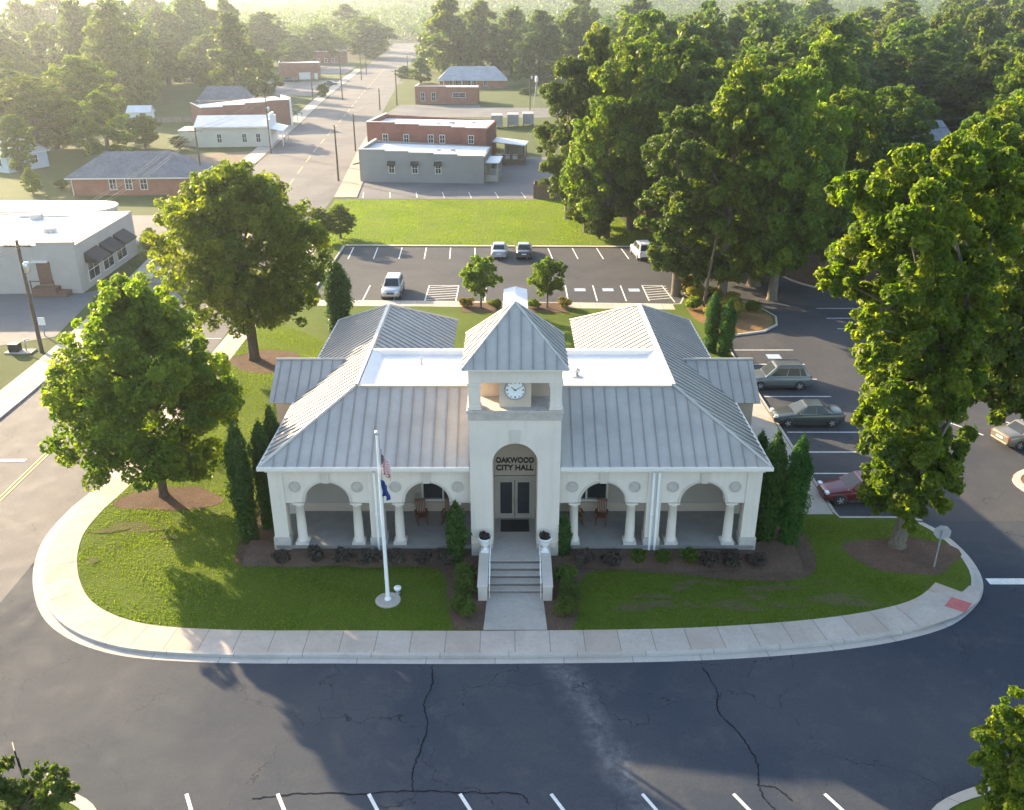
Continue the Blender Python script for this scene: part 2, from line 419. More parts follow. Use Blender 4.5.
sheet('side_street', [(-110,104.5),(-38.7,104.5),(-40.8,121),(-110,121)], .012, M['asph_lane'], 'side street behind the white flat roofed building')
sheet('forest_floor', [(24.8,103.3),(26.2,103.2),(27.7,96),(28.8,90.2),(30.8,87.2),(33.7,85.2),(36.2,80),(36.2,56.4),(52,56.4),(130,70),(130,240),(20,240),(13,131),(16.3,112)], .006, M['litter'], 'brown leaf litter on the floor of the wood')
sheet('dirt_drive', [(-52,162),(-45.5,166),(-46.5,180),(-60,176),(-66,172)], .008, M['dirt'], 'bare dirt drive beside the long street')
sheet('yard_lot', [(-33,246),(-28,238),(6,236),(16,240),(16,258),(-9,262),(-9,268),(-32,268)], .008, M['asph_lane'], 'grey yard behind the small brick building')
sheet('town_lot', [(-63,296),(-96,300),(-100,352),(-66,352)], .008, M['asph_lane'], 'pale lot before the far brick buildings')
sheet('far_lot', [(-69,395),(-100,400),(-104,448),(-73,448)], .008, M['asph_lane'], 'pale forecourt of the farthest brick building')
sheet('cross_street', [(-58,342),(-72,352),(-72,358),(-40,352),(-40,342)], .016, M['asph_old'], 'cross street meeting the long street far away')
# street pavements
for nm,P,d,lab in (('street_pavement',sl[0:4],2.0,'pavement along the far kerb of the street'),):
    A = catmull(P,6); Bo = offset(A, .25); Co = offset(A, 2.4)
    ribbon('street_kerb', A, Bo, .12, .12, M['kerb'], 'concrete kerb along the street opposite the city hall')
    ribbon('street_kerb_face', A, A, .0, .12, M['kerb'], 'kerb face along the street opposite the city hall')
    ribbon(nm, Bo, Co, .12, .12, M['walk'], lab)
A = [Vector(p) for p in ((-26.3,133),(-27.4,147),(-30.2,180),(-33.6,235))]; Bo = [p+Vector((3.4,0)) for p in A]
ribbon('brick_pavement', A, Bo, .1, .1, M['warm_walk'], 'sunlit pavement along the grey and brick shopfronts')
A = [Vector(p) for p in ((-46,164),(-50.5,218),(-54.5,262),(-57.6,296),(-66,420))]; Bo = [p-Vector((3.2,0)) for p in A]
ribbon('shop_pavement', A, Bo, .1, .1, M['walk'], 'pale pavement along the shops across the street')

# the city hall block: gutter, kerb, pavement, lawn
gut = catmull([(-24.6,104.2),(-24.6,80),(-24.55,62),(-24.45,50),(-24.6,46.2),(-25.0,43.4),(-24.9,40.2),(-23.6,36.6),(-21.3,33.4),(-17.9,31.45),(-13.5,30.8),(-7,30.72),(0,30.71),(8.2,30.92),(14.9,31.68),(19.4,32.95),(21.9,34.7),(23.2,36.6),(23.6,38.8),(23.3,41.0),(22.6,42.35)], 8)
ribbon('gutter', gut, offset(gut,.38), .014, .018, M['kerb'], 'pale concrete gutter round the city hall block')
k0 = offset(gut,.38); k1 = offset(gut,.56); k2 = offset(gut,2.05)
ribbon('kerb_face', k0, k0, .016, .15, M['kerb'], 'concrete kerb face round the city hall block')
ribbon('kerb', k0, k1, .15, .155, M['kerb'], 'concrete kerb round the city hall block')
iw = next(i for i,p in enumerate(gut) if p.x > 22.2 and p.y > 33)
walk_out = k1[:iw+1]; walk_in = k2[:iw+1]
ribbon('pavement', walk_out, walk_in, .155, .165, M['walk'], 'jointed concrete pavement curving round the city hall block')
# kerb round the side lot, the rear island and the rear lot
lotk = [(22.6,42.35),(22.0,42.6),(21,42.7),(18.15,42.7),(18.1,43.2),(18.05,60),(17.95,72.2),(19.2,72.6),(22.0,73.6),(23.6,75.4),(24.1,77.6),(23.4,80.0),(21.5,83.0),(19.6,86.0),(18.3,87.0),(17.3,86.4),(16.3,82.6),(15.9,81.4),(15.2,81.3),(2,81.9),(-10,82.3),(-18.6,82.5),(-19.5,83.2),(-19.6,84.2),(-19.7,103.9)]
lk = [Vector(p) for p in lotk]; lk1 = offset(lk,.18)
ribbon('lot_kerb', lk, lk1, .15, .155, M['kerb'], 'concrete kerb round the parking lot'); ribbon('lot_kerb_face', lk, lk, .012, .15, M['kerb'], 'kerb face round the parking lot')
block = [tuple(p) for p in k1] + [tuple(p) for p in lk1[1:]] + [(-24,104)]
sheet('lawn', block, .145, M['lawn'], 'sunlit lawn round the city hall')
rw0 = [Vector(p) for p in ((-18.4,82.3),(-10,82.1),(2,81.7),(15.2,81.1))]
ribbon('rear_pavement', rw0, [p-Vector((0,1.6)) for p in rw0], .158, .16, M['walk'], 'pavement along the rear lot')
sw = [Vector(p) for p in ((17.87,42.9),(17.8,60),(17.78,65.0))]
ribbon('side_pavement', sw, [Vector((16.0,42.9)),Vector((14.6,60)),Vector((14.5,65.0))], .16, .16, M['conc'], 'concrete pavement between the city hall and its side lot')
# far side of the lots
def kerb_line(pts, lab, n=5):
    A = catmull(pts, n); Bo = offset(A,.2)
    ribbon('lot_edge_kerb', A, Bo, .14, .14, M['kerb'], lab); ribbon('lot_edge_kerb_face', A, A, .0, .14, M['kerb'], lab.replace('kerb','kerb face'))
    ribbon('lot_edge_kerb_back', Bo, Bo, .0, .14, M['kerb'], lab.replace('kerb','kerb back'))
kerb_line([(52,56.3),(36.2,56.3),(36.2,80),(33.6,84.9),(30.7,87),(28.7,90.2),(27.6,96),(26.2,103.1)], 'curved kerb along the edge of the wood')
# mulch beds
def blob(cx, cy, rx, ry, n=28, j=.12, seed=1):
    r = random.Random(seed); ph = [r.uniform(0,6.3) for _ in range(3)]
    return [(cx+rx*(1+j*math.sin(2*a+ph[0])+j*.6*math.sin(3*a+ph[1])+j*.5*math.sin(5*a+ph[2]))*math.cos(a), cy+ry*(1+j*math.sin(2*a+ph[0])+j*.6*math.sin(3*a+ph[1])+j*.5*math.sin(5*a+ph[2]))*math.sin(a)) for a in [2*math.pi*k/n for k in range(n)]]
fb = [(-14.2,38.6),(-13.4,38.1),(-11,37.9),(-7,37.85),(-4.1,37.75),(-3.3,37.0),(-3.1,35.2),(-2.8,33.4),(-2.5,32.85),(-1.15,32.85),(1.45,32.85),(2.7,32.9),(3.1,34.4),(3.4,36.6),(4.4,37.5),(8,37.2),(11,36.7),(14.0,36.7),(15.4,38.0),(15.6,41.2),(14.2,43.5),(12,44),(-12,44),(-14.3,43)]
fb = [tuple(p) for p in catmull(fb, 5, True)]
sheet('mulch_bed', fb, .152, M['mulch'], 'brown mulch bed along the front of the city hall')
for xa,xb in ((-13.6,-1.5),(1.82,14.6)):
    A = [Vector((xa+(xb-xa)*k/16, 37.8+.1*math.sin(k*1.3)-(.55*k/16 if xa>0 else 0))) for k in range(17)]; Bo = [Vector((p.x,38.3)) for p in A]; Co = [Vector((p.x,38.95 if -12.3 < p.x < 12.5 else 39.6)) for p in A]
    ribbon('mulch_bank', A, Bo, .156, .46, M['mulch'], 'mulch bank sloping up to the porch'); ribbon('mulch_bank', Bo, Co, .46, .58, M['mulch'], 'mulch bank sloping up to the porch')
sheet('mulch_ring', blob(-19.6,44.6,2.7,1.5,seed=3), .156, M['mulch'], 'mulch ring under the egg shaped tree on the corner lawn')
sheet('mulch_circle', blob(-19.6,66.3,3.1,2.4,seed=5), .156, M['mulch'], 'mulch ring under the wide tree beside the street')
sheet('tree_mulch', blob(20.2,38.9,2.6,1.9,seed=8), .156, M['mulch'], 'mulch ring under the tall tree by the stop sign')
sheet('island_bed', [(18.2,72.9),(20.5,73.3),(22.4,74.2),(23.3,75.8),(23.6,77.6),(22.9,79.8),(21.1,82.7),(19.3,85.5),(18.2,86.3),(17.6,86.0),(16.7,82.4),(16.3,80.2),(16.4,77)], .152, M['gold_bed'], 'straw covered bed of the planted island')
for x in (-2.8, 3.4): sheet('crape_bed', [(x-1.9,78.6),(x+1.9,78.6),(x+1.9,81.6),(x-1.9,81.6)], .168, M['mulch'], 'mulch bed round a small flowering tree behind the tower')
# front walk, ramp patch, bare patches
ribbon('front_walk', [Vector((-1.3,32.8)),Vector((-1.17,35.62))], [Vector((1.6,32.8)),Vector((1.47,35.62))], .172, .172, M['conc'], 'concrete walk from the pavement to the steps')
for k,y in enumerate((33.9,35.0)):
    pass
ramp_poly = [(18.3,33.95),(19.9,35.6),(21.75,35.7),(22.3,36.2),(22.75,36.0),(22.2,34.95),(20.6,33.75),(18.6,32.98)]
sheet('kerb_ramp', ramp_poly, .176, M['conc'], 'concrete kerb ramp at the corner of the pavement')
sheet('tactile_pad', [(20.35,34.55),(21.1,34.05),(21.75,34.75),(21.0,35.25)], .181, M['red_pad'], 'red tactile pad set in the kerb ramp')
# islands in the foreground
for nm,c,rx,ry,lab in (('front_island',(18.6,21.6),4.4,2.7,'kerbed island under the small tree beside the front road'),('corner_island',(-17.3,22.0),2.9,1.9,'kerbed island under the bush beside the front road'),('lot_island',(34.2,46.2),4.4,2.9,'kerbed island with pine straw in the side lot')):
    P = [Vector(p) for p in blob(c[0],c[1],rx,ry,40,.03,2)]; P.append(P[0].copy())
    Q = [p+(Vector(c)-p).normalized()*.45 for p in P]; 
    ribbon(nm+'_kerb', P, Q, .14, .15, M['kerb'], 'pale kerb of the '+lab.replace('kerbed ','')); ribbon(nm+'_kerb_face', P, P, .0, .14, M['kerb'], 'kerb face of the '+lab.replace('kerbed ',''))
    sheet(nm, [tuple(q) for q in Q], .13, M['gold_bed'] if 'lot' in nm else M['lawn'], lab)
# painted markings
def line(name, p, q, w, mat, lab, z=.02):
    p = Vector((p[0],p[1])); q = Vector((q[0],q[1])); t = (q-p).normalized(); n = Vector((-t.y,t.x))*w/2
    return sheet(name, [tuple(p+n),tuple(p-n),tuple(q-n),tuple(q+n)], z, mat, lab)
def lines(name, segs, w, mat, lab, z=.02):
    b = MB()
    for p,q in segs:
        p = Vector((p[0],p[1])); q = Vector((q[0],q[1])); t = (q-p).normalized(); n = Vector((-t.y,t.x))*w/2
        b.add([(*(p+n),z),(*(q+n),z),(*(q-n),z),(*(p-n),z)], [(3,2,1,0)])
    return tag(b.build(name, mat, kind='structure'), lab, 'road marking')
seg = []
for k in range(0,8):
    x = -11.75+3.29*k; seg.append(((x,23.72),(x+2.9,18.6)))
lines('bay_markings', seg, .13, M['white_line'], 'white angled bay lines along the front road')
seg = [((18.35,y),(23.2,y)) for y in (45.0,47.9,50.75,53.65,56.55,59.6,62.9,66.0,69.2)]
lines('side_bay_markings', seg, .12, M['white_line'], 'white bay lines beside the city hall')
seg = [((x,103.2-.01*x),(x+.35*(1 if x>0 else .6),98.2)) for x in [-18.6+2.85*k for k in range(14)]]
lines('far_bay_markings', seg, .12, M['white_line'], 'white bay lines along the grass field')
seg = [((x,82.6),(x,87.8)) for x in (-17.2,-14.4,-11.4,-8.4,-5.4,-2.6,5.4,8.2,11.0,13.2)]
for x0,x1 in ((-8.4,-5.4),(13.2,15.6)):
    for k in range(6): seg.append(((x0,83.0+k*.8),(x1,83.6+k*.8)))
seg += [((15.6,82.2),(15.2,87.8)),((13.2,87.8),(15.2,87.8)),((-8.4,87.8),(-5.4,87.8))]
lines('rear_bay_markings', seg, .12, M['white_line'], 'white bay and hatch lines behind the city hall')
for k,(x,y) in enumerate(((6.8,86.3),(9.6,86.3),(12.2,86.2),(21.2,67.7))):
    sheet('bay_symbol', [(x-.55,y-.5),(x+.55,y-.5),(x+.55,y+.5),(x-.55,y+.5)], .022, M['blue_line'], 'pale blue square painted in an accessible bay')
lines('wood_bay_markings', [((28.6,y),(33.4,y)) for y in (74.5,77.4,80.3)]+[((29.5,55.6),(31.2,53.2)),((33.5,55.6),(35.2,53.2))], .12, M['white_line'], 'white bay lines along the wood')
line('stop_line', (23.5,36.75),(30,36.75), .5, M['white_line'], 'white stop line beside the corner')
lines('centre_line', [((-29.72,10),(-29.6,66)),((-29.48,10),(-29.36,66))], .1, M['yellow_line'], 'worn double yellow line along the street')
seg = []
for y in range(70,420,12): seg.append(((cen(y),y),(cen(y+7),y+7)))
lines('far_centre_line', seg, .16, M['yellow_line'], 'faded yellow dashes along the far street')
lines('street_stop_line', [((-35.0,49.6),(-30.4,49.6))], .35, M['white_line'], 'white line across one lane of the street')
lines('parallel_bay_markings', [((-24.8-.0*k+ (-.3 if y>100 else 0),y),(-26.9-(.5 if y>100 else 0),y)) for k,y in enumerate(range(58,128,7))], .12, M['white_line'], 'white kerbside bay ticks along the street')
lines('lot_ticks', [((x,133),(x-.6,137.5)) for x in range(-22,8,4)], .12, M['white_line'], 'white bay lines beside the grey building')
# sealed cracks and wear
def crack(pts, w, lab, seed=1):
    r = random.Random(seed); P = catmull(pts, 10); P = [p+Vector((r.uniform(-.04,.04),r.uniform(-.04,.04))) for p in P]
    ws = [w*r.uniform(.5,1.2) for _ in P]
    b = MB()
    n = [offset(P,1)[i]-P[i] for i in range(len(P))]
    for i,p in enumerate(P):
        b.v += [(*(p+n[i]*ws[i]/2),.0185),(*(p-n[i]*ws[i]/2),.0185)]
    for i in range(len(P)-1): b.f.append([2*i,2*i+1,2*i+3,2*i+2]); b.m.append(0); b.s.append(False)
    tag(b.build('sealed_crack', M['tar'], kind='structure'), lab, 'crack')
crack([(-3.45,30.5),(-3.35,29.3),(-3.6,28.3),(-3.35,27.1),(-3.5,25.9),(-3.65,24.9),(-3.6,23.8)], .065, 'sealed crack across the front road below the flagpole', 2)
crack([(-9.3,23.5),(-7.5,23.75),(-5.5,23.72),(-3.6,23.85),(-1.5,23.78),(.2,23.72),(.6,23.3)], .06, 'sealed crack along the front of the angled bays', 3)
crack([(8.2,30.5),(8.5,29.0),(8.3,27.9),(8.9,26.6),(9.2,25.2),(9.0,23.9),(9.3,23.0)], .06, 'sealed crack across the front road', 4)
crack([(8.9,24.1),(9.6,24.0),(10.0,23.4)], .06, 'short branch of a sealed crack', 5)
#crack([(-24.0,24.6),(-21.5,29),(-20.2,31.0)], .035, 'sealed crack at the corner of the street', 6)
#crack([(-22,27.0),(-17,26.9),(-13,27.0),(-10.5,26.8)], .03, 'faint sealed crack in the sunlit road', 7)
# ------------------------------------------------------------------ city hall
BX = .15; FZ = .9
hall = empty('city_hall', (BX,45,.15), 0, 'white city hall with grey metal roofs, arched porch and clock tower', 'city hall')
def hb(b, name, mats, bevel=0, parent=None, **k):
    """part of the hall; b is in hall coordinates (x from the tower axis)"""
    s = MB(); s.v = [(x+BX,y,z) for x,y,z in b.v]; s.f = b.f; s.m = b.m; s.s = b.s
    o = s.build(name, mats, None, bevel, **k)
    p = parent or hall
    o.parent = p
    o.matrix_parent_inverse = (Matrix.Translation(Vector(hall.location)) if p is hall else Matrix.Identity(4)).inverted()
    return o
def roof_piece(b, poly, seams=True, th=.05, gap=.6, rib=.045, first=None):
    """standing seam sheet: first two points of poly lie along the eave; ribs run up the slope"""
    P = [Vector(p) for p in poly]; n = (P[1]-P[0]).cross(P[2]-P[0]).normalized()
    if n.z < 0: n = -n
    b.prism([p for p in P], -n*th, 0)
    ue = (P[1]-P[0]).normalized(); ve = n.cross(ue)
    if ve.z < 0: ve = -ve
    q = [((p-P[0]).dot(ue),(p-P[0]).dot(ve)) for p in P]
    if not seams: return
    u0 = min(a for a,_ in q); u1 = max(a for a,_ in q)
    cnt = max(1,int((u1-u0)/gap)); off = ((u1-u0)-cnt*gap)/2
    for k in range(cnt+1):
        u = u0+off+k*gap; vs = []
        for i in range(len(q)):
            (a,c),(a2,c2) = q[i],q[(i+1)%len(q)]
            if abs(a2-a) > 1e-9 and min(a,a2)-1e-6 <= u <= max(a,a2)+1e-6:
                vs.append(c+(c2-c)*(u-a)/(a2-a))
        if len(vs) < 2: continue
        v0,v1 = min(vs)+.01,max(vs)-.03
        if v1-v0 < .12: continue
        A = P[0]+ue*u+ve*v0; B = P[0]+ue*u+ve*v1; w = ue*rib/2; h = n*.055
        b.prism([A-w,A+w,B+w,B-w], h, 1)
ROOFM = [M['metal_roof'], M['metal_rib'], M['metal_cap']]
E0,EZ,RZ,RX = 12.5,5.43,7.93,8.25
YF,YP,YR,YE = 38.55,42.8,56.5,60.75
for s in (-1,1):
    b = MB(); roof_piece(b, [(s*E0,YF,EZ),(s*2.18,YF,EZ),(s*2.18,YP,RZ),(s*RX,YP,RZ)]); hb(b,'front_roof',ROOFM)
    b = MB(); roof_piece(b, [(s*E0,YF,EZ),(s*E0,YE,EZ),(s*RX,YR,RZ),(s*RX,YP,RZ)]); hb(b,'side_roof',ROOFM)
    b = MB(); roof_piece(b, [(s*4,52.25,EZ),(s*4,YE,EZ),(s*RX,YR,RZ),(s*RX,48,RZ)]); hb(b,'inner_roof',ROOFM)
    b = MB(); roof_piece(b, [(s*E0,YE,EZ),(s*4,YE,EZ),(s*RX,YR,RZ)]); hb(b,'rear_hip_roof',ROOFM)
    # cross gable over the side entrance
    b = MB(); roof_piece(b, [(s*13.95,46.3,5.40),(s*12.45,46.3,5.40),(s*9.75,48.95,7.02),(s*13.95,48.95,7.02)])
    roof_piece(b, [(s*13.95,51.6,5.40),(s*12.45,51.6,5.40),(s*9.75,48.95,7.02),(s*13.95,48.95,7.02)])
    b.tube([(s*13.97,48.95,7.06),(s*9.9,48.95,7.06)], .07, 6, 2)
    hb(b,'gable_roof',ROOFM)
    b = MB(); b.prism([(s*13.6,46.5,.15),(s*13.6,51.4,.15),(s*13.6,51.4,5.3),(s*13.6,48.95,6.85),(s*13.6,46.5,5.3)], (-s*2.2,0,0)); hb(b,'gable_wall',M['stucco_beige'])
    # ridge and hip caps
    b = MB()
    b.prism([(s*RX-.16,YP,RZ-.02),(s*RX+.16,YP,RZ-.02),(s*RX+.1,YP,RZ+.13),(s*RX-.1,YP,RZ+.13)], (0,YR-YP,0), 0)
    b.tube([(s*E0,YF,EZ+.04),(s*RX,YP,RZ+.05)], .08, 6); b.tube([(s*E0,YE,EZ+.04),(s*RX,YR,RZ+.05)], .08, 6); b.tube([(s*4,YE,EZ+.04),(s*RX,YR,RZ+.05)], .08, 6)
    hb(b,'ridge_cap',M['metal_cap'])
b = MB(); roof_piece(b, [(-4,52.25,EZ),(4,52.25,EZ),(RX,48,RZ),(-RX,48,RZ)]); hb(b,'rear_roof',ROOFM)
b = MB(); b.box(-RX+.1,RX-.1,YP+.05,48-.05,7.55,7.72); fr = hb(b,'flat_roof',M['tpo'])
b = MB(); b.box(-RX+.1,RX-.1,YP-.12,YP+.1,7.7,8.0); hb(b,'roof_parapet',M['metal_roof'])
b = MB(); b.box(-RX+.1,RX-.1,47.9,48.15,7.7,8.02); hb(b,'roof_parapet',M['tpo'])
for s in (-1,1):
    b = MB(); b.prism([(s*(RX-.16),YP+.1,7.7),(s*(RX-.16),47.9,7.7),(s*(RX-.16),47.9,8.0),(s*(RX-.16),YP+.1,8.0)], (-s*.75,0,0)); 
    b = MB(); b.prism([(s*(RX-.17),YP+.1,8.03),(s*(RX-.7),YP+.1,7.73),(s*(RX-.17),YP+.1,7.73)], (0,47.9-YP-.1,0)); hb(b,'roof_upstand',M['tpo'])
b = MB(); b.lathe([(.09,0),(.09,.3),(.16,.3),(.16,.42),(.05,.5)], (3.35,44.6,7.72), 12); b.box(3.1,3.6,44.4,44.8,7.72,7.78); hb(b,'roof_vent',M['galv'])
b = MB(); b.lathe([(.07,0),(.07,.5)], (-5.2,46.4,7.72), 10); hb(b,'roof_vent',M['galv'])
# ceilings and gutters
b = MB()
b.box(-12.2,-2.2,38.85,52,5.22,5.36); b.box(2.2,12.2,38.85,52,5.22,5.36); b.box(-2.2,2.2,42.8,52,5.22,5.36); b.box(-12.2,-4.3,52,60.5,5.22,5.36); b.box(4.3,12.2,52,60.5,5.22,5.36); hb(b,'soffit',M['trim'])
b = MB()
for s in (-1,1):
    x0,x1 = (2.22,E0+.1) if s>0 else (-E0-.1,-2.22)
    b.box(x0,x1,YF-.13,YF+.02,5.26,5.45)
    b.box(min(s*(E0+.1),s*(E0-.04)),max(s*(E0+.1),s*(E0-.04)),YF+.03,YE+.1,5.27,5.44)
hb(b,'gutter',M['trim'],.015)
b = MB(); b.box(-E0+.2,-2.22,38.72,38.84,5.05,5.24); b.box(2.22,E0-.2,38.72,38.84,5.05,5.24); hb(b,'fascia',M['trim'])
# walls behind the porch
def wall_with_holes(b, x0, x1, z0, z1, y, th, holes):
    xs = sorted({x0,x1,*[h[0] for h in holes],*[h[1] for h in holes]})
    for i in range(len(xs)-1):
        a,c = xs[i],xs[i+1]; hh = [h for h in holes if h[0] <= a+1e-6 and h[1] >= c-1e-6]
        zz = z0
        for h in sorted(hh, key=lambda h:h[2]):
            if h[2] > zz: b.box(a,c,y,y+th,zz,h[2])
            zz = h[3]
        if zz < z1: b.box(a,c,y,y+th,zz,z1)
WY = 42.2
b = MB()
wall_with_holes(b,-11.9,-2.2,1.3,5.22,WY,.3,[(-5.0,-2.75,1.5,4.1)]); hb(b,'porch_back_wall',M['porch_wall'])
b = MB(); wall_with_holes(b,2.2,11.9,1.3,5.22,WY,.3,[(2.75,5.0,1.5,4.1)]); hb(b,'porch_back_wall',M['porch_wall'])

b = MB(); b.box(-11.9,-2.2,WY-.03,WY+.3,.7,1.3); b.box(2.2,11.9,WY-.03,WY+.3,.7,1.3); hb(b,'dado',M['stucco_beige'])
for s in (-1,1):
    xc = s*3.875
    b = MB(); 
    for a,c,d,e in ((xc-1.16,xc-1.06,1.44,4.16),(xc+1.06,xc+1.16,1.44,4.16),(xc-1.06,xc+1.06,1.44,1.54),(xc-1.06,xc+1.06,4.06,4.16),(xc-.04,xc+.04,1.54,4.06)): b.box(a,c,WY-.05,WY+.1,d,e)
    w = hb(b,'window',M['trim'])
    b = MB(); b.box(xc-1.06,xc+1.06,WY+.1,WY+.13,1.54,4.06); hb(b,'pane',M['glass'],parent=w)
    b = MB()
    b.box(s*11.9 if s<0 else 11.6, -11.6 if s<0 else 11.9, WY+.3, 60.5, .15, 5.22); hb(b,'side_wall',M['stucco'])
    b = MB(); b.box(min(s*11.6,s*4.6),max(s*11.6,s*4.6),60.2,60.5,.15,5.22); b.box(min(s*4.6,s*4.9),max(s*4.6,s*4.9),52,60.5,.15,5.22); hb(b,'rear_wall',M['stucco'])
b = MB(); b.box(-4.9,4.9,51.7,52.0,.15,5.22); hb(b,'court_wall',M['stucco'])
# porch floor
b = MB(); b.box(-12.2,-2.2,38.75,WY,.62,.8); b.box(2.2,12.2,38.75,WY,.62,.8); hb(b,'porch_floor',M['wood_floor'])
b = MB(); b.box(-12.1,-2.2,38.85,WY,.1,.62); b.box(2.2,12.1,38.85,WY,.1,.62); hb(b,'porch_base',M['stone'])
# arcade
PY = 38.9; PT = .5; SPR = 3.22; AR = 1.12
def arch_outline(xc, x0, x1, zs, zt, r, n=28):
    pts = [(x0,zs)]
    for k in range(n+1):
        a = math.pi-math.pi*k/n; pts.append((xc+r*math.cos(a), zs+.04+r*math.sin(a)))
    pts += [(x1,zs),(x1,zt),(x0,zt)]
    if abs(pts[1][0]-x0) < 1e-4: pts.pop(0)
    return pts
for s in (-1,1):
    for (x0,x1,xc) in ((-11.5,-7.3,-9.4),(-6.6,-2.2,-4.4)):
        o = arch_outline(xc,x0,x1,SPR,5.06,AR)
        b = MB(); b.prism([(s*x,PY,z) for x,z in o], (0,PT,0)); arc = hb(b,'arch_wall',M['stucco'])
        b = MB(); rim = []
        for k in range(25):
            a = math.pi-math.pi*k/24
            rim.append([(s*(xc+(AR+dr)*math.cos(a)),PY+dy,SPR+.04+(AR+dr)*math.sin(a)) for dr,dy in ((.0,-.02),(.14,-.02),(.14,.02),(.0,.02))])
        b.loft(rim); hb(b,'archivolt',M['stucco2'])
        b = MB(); b.prism([(s*(xc-.17),PY-.07,4.36),(s*(xc+.17),PY-.07,4.36),(s*(xc+.25),PY-.07,5.05),(s*(xc-.25),PY-.07,5.05)], (0,.1,0)); hb(b,'keystone',M['stucco2'],.01)
        for dx in (-1.55,1.55):
            b = MB(); T = Matrix.Translation((s*(xc+dx),PY,4.15)) @ Matrix.Rotation(R(90),4,'X')
            b.lathe([(.30,0),(.30,.05),(.25,.05),(.24,.02),(.23,.03),(.0,.035)], (0,0,0), 20, 0, T, False); hb(b,'medallion',M['medal'])
        for dx in (-1.47,1.42):
            x = s*(xc+dx)
            b = MB(); b.box(x-.33,x+.33,PY-.1,PY+.56,.8,.95); b.lathe([(.31,.95),(.32,1.0),(.27,1.06),(.25,1.1),(.235,1.9),(.205,2.98),(.24,3.0),(.24,3.04),(.21,3.06),(.27,3.13)], (x,PY+.23,0), 18)
            b.box(x-.29,x+.29,PY-.06,PY+.52,3.13,3.215); hb(b,'column',M['stucco'])
    for (x0,x1,yb,nm) in ((-12.22,-11.5,.0,'pier'),(-7.3,-6.6,.0,'pilaster')):
        a,c = sorted((s*x0,s*x1)); b = MB()
        b.box(a,c,PY-.06,PY+PT+.1,1.25,5.1); hb(b,nm,M['stucco'])
        b = MB(); b.box(a-.07,c+.07,PY-.13,PY+PT+.17,.15,1.25); hb(b,'plinth',M['stone'],.02)
    # beam over the open porch end
    a,c = sorted((s*12.2,s*11.7)); b = MB(); b.box(a,c,PY+PT+.1,WY+.3,4.3,5.2); b.box(a,c,WY-.3,WY+.3,.8,4.3); hb(b,'end_beam',M['stucco'])
    # downspouts
    for x in ((6.95,) if s<0 else (6.85,7.12)):
        b = MB(); b.box(s*x-.055,s*x+.055,PY-.18,PY-.06,.3,5.27); b.box(s*x-.075,s*x+.075,PY-.2,PY-.06,2.6,2.66); hb(b,'downspout',M['white'],.01)
# tower
TY = 38.4; TW = 2.2; TC = TY+TW
b = MB()
o = [(-TW,1.15),(-1.1,1.15)]
for k in range(29):
    a = math.pi-math.pi*k/28; o.append((1.1*math.cos(a),5.7+1.1*math.sin(a)))
o += [(1.1,1.15),(TW,1.15),(TW,8.04),(-TW,8.04)]
b.prism([(x,TY,z) for x,z in o], (0,.6,0)); hb(b,'tower_front',M['stucco'])
for s in (-1,1):
    b = MB(); b.box(min(s*TW,s*1.1),max(s*TW,s*1.1),TY-.06,TY+.62,.15,1.15); hb(b,'tower_plinth',M['stone'],.02)
b = MB(); b.box(-TW,-1.1,TY+.6,TY+2*TW,.15,8.02); b.box(1.1,TW,TY+.6,TY+2*TW,.15,8.02); b.box(-1.1,1.1,41.5,TY+2*TW,4.0,8.02); b.box(-1.1,1.1,TY+.6,41.5,7.0,8.02); hb(b,'tower_wall',M['stucco'])
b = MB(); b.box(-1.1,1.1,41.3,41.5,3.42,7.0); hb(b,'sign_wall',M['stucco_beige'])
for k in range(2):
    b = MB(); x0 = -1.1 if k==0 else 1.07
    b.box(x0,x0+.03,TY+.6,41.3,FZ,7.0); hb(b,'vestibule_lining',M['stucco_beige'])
b = MB(); b.prism([(-.2,TY-.06,6.84),(.2,TY-.06,6.84),(.27,TY-.06,7.5),(-.27,TY-.06,7.5)], (0,.1,0)); hb(b,'keystone',M['stucco2'],.01)
b = MB(); b.box(-TW-.04,TW+.04,TY-.04,TY+2*TW+.04,5.3,5.34); 
# band under the belfry and belfry floor
b = MB(); b.box(-TW-.05,TW+.05,TY-.05,TY+2*TW+.05,8.04,8.42); b.box(-TW-.1,TW+.1,TY-.1,TY+2*TW+.1,8.42,8.56); hb(b,'belfry_ledge',M['stone'],.015)
for sx in (-1,1):
    for sy in (-1,1):
        b = MB(); x = sx*(TW-.28); y = TC+sy*(TW-.28); b.box(x-.28,x+.28,y-.28,y+.28,8.56,9.94); b.box(x-.33,x+.33,y-.33,y+.33,8.57,8.72); b.box(x-.33,x+.33,y-.33,y+.33,9.78,9.93); hb(b,'belfry_pier',M['stucco'],.01)
b = MB(); b.box(-TW,TW,TY,TY+2*TW,9.94,10.66); hb(b,'belfry_lintel',M['stucco'],.01)
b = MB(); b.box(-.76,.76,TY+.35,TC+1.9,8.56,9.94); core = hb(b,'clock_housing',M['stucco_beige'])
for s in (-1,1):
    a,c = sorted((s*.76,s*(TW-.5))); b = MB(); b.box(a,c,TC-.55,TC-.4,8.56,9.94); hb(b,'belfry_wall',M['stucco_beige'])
CX,CZ,CYy = 0,9.46,TY+.35
Tc = Matrix.Translation((CX,CYy,CZ)) @ Matrix.Rotation(R(90),4,'X')
b = MB(); b.lathe([(.47,0),(.47,.04),(.0,.041)], (0,0,0), 40, 0, Tc, False); clock = hb(b,'clock',M['white'])
b = MB(); rim = []
for k in range(41):
    a = 2*math.pi*k/40; rim.append([(r*math.cos(a)+CX,CYy-d,CZ+r*math.sin(a)) for r,d in ((.45,.0),(.5,.0),(.5,.075),(.45,.075))])
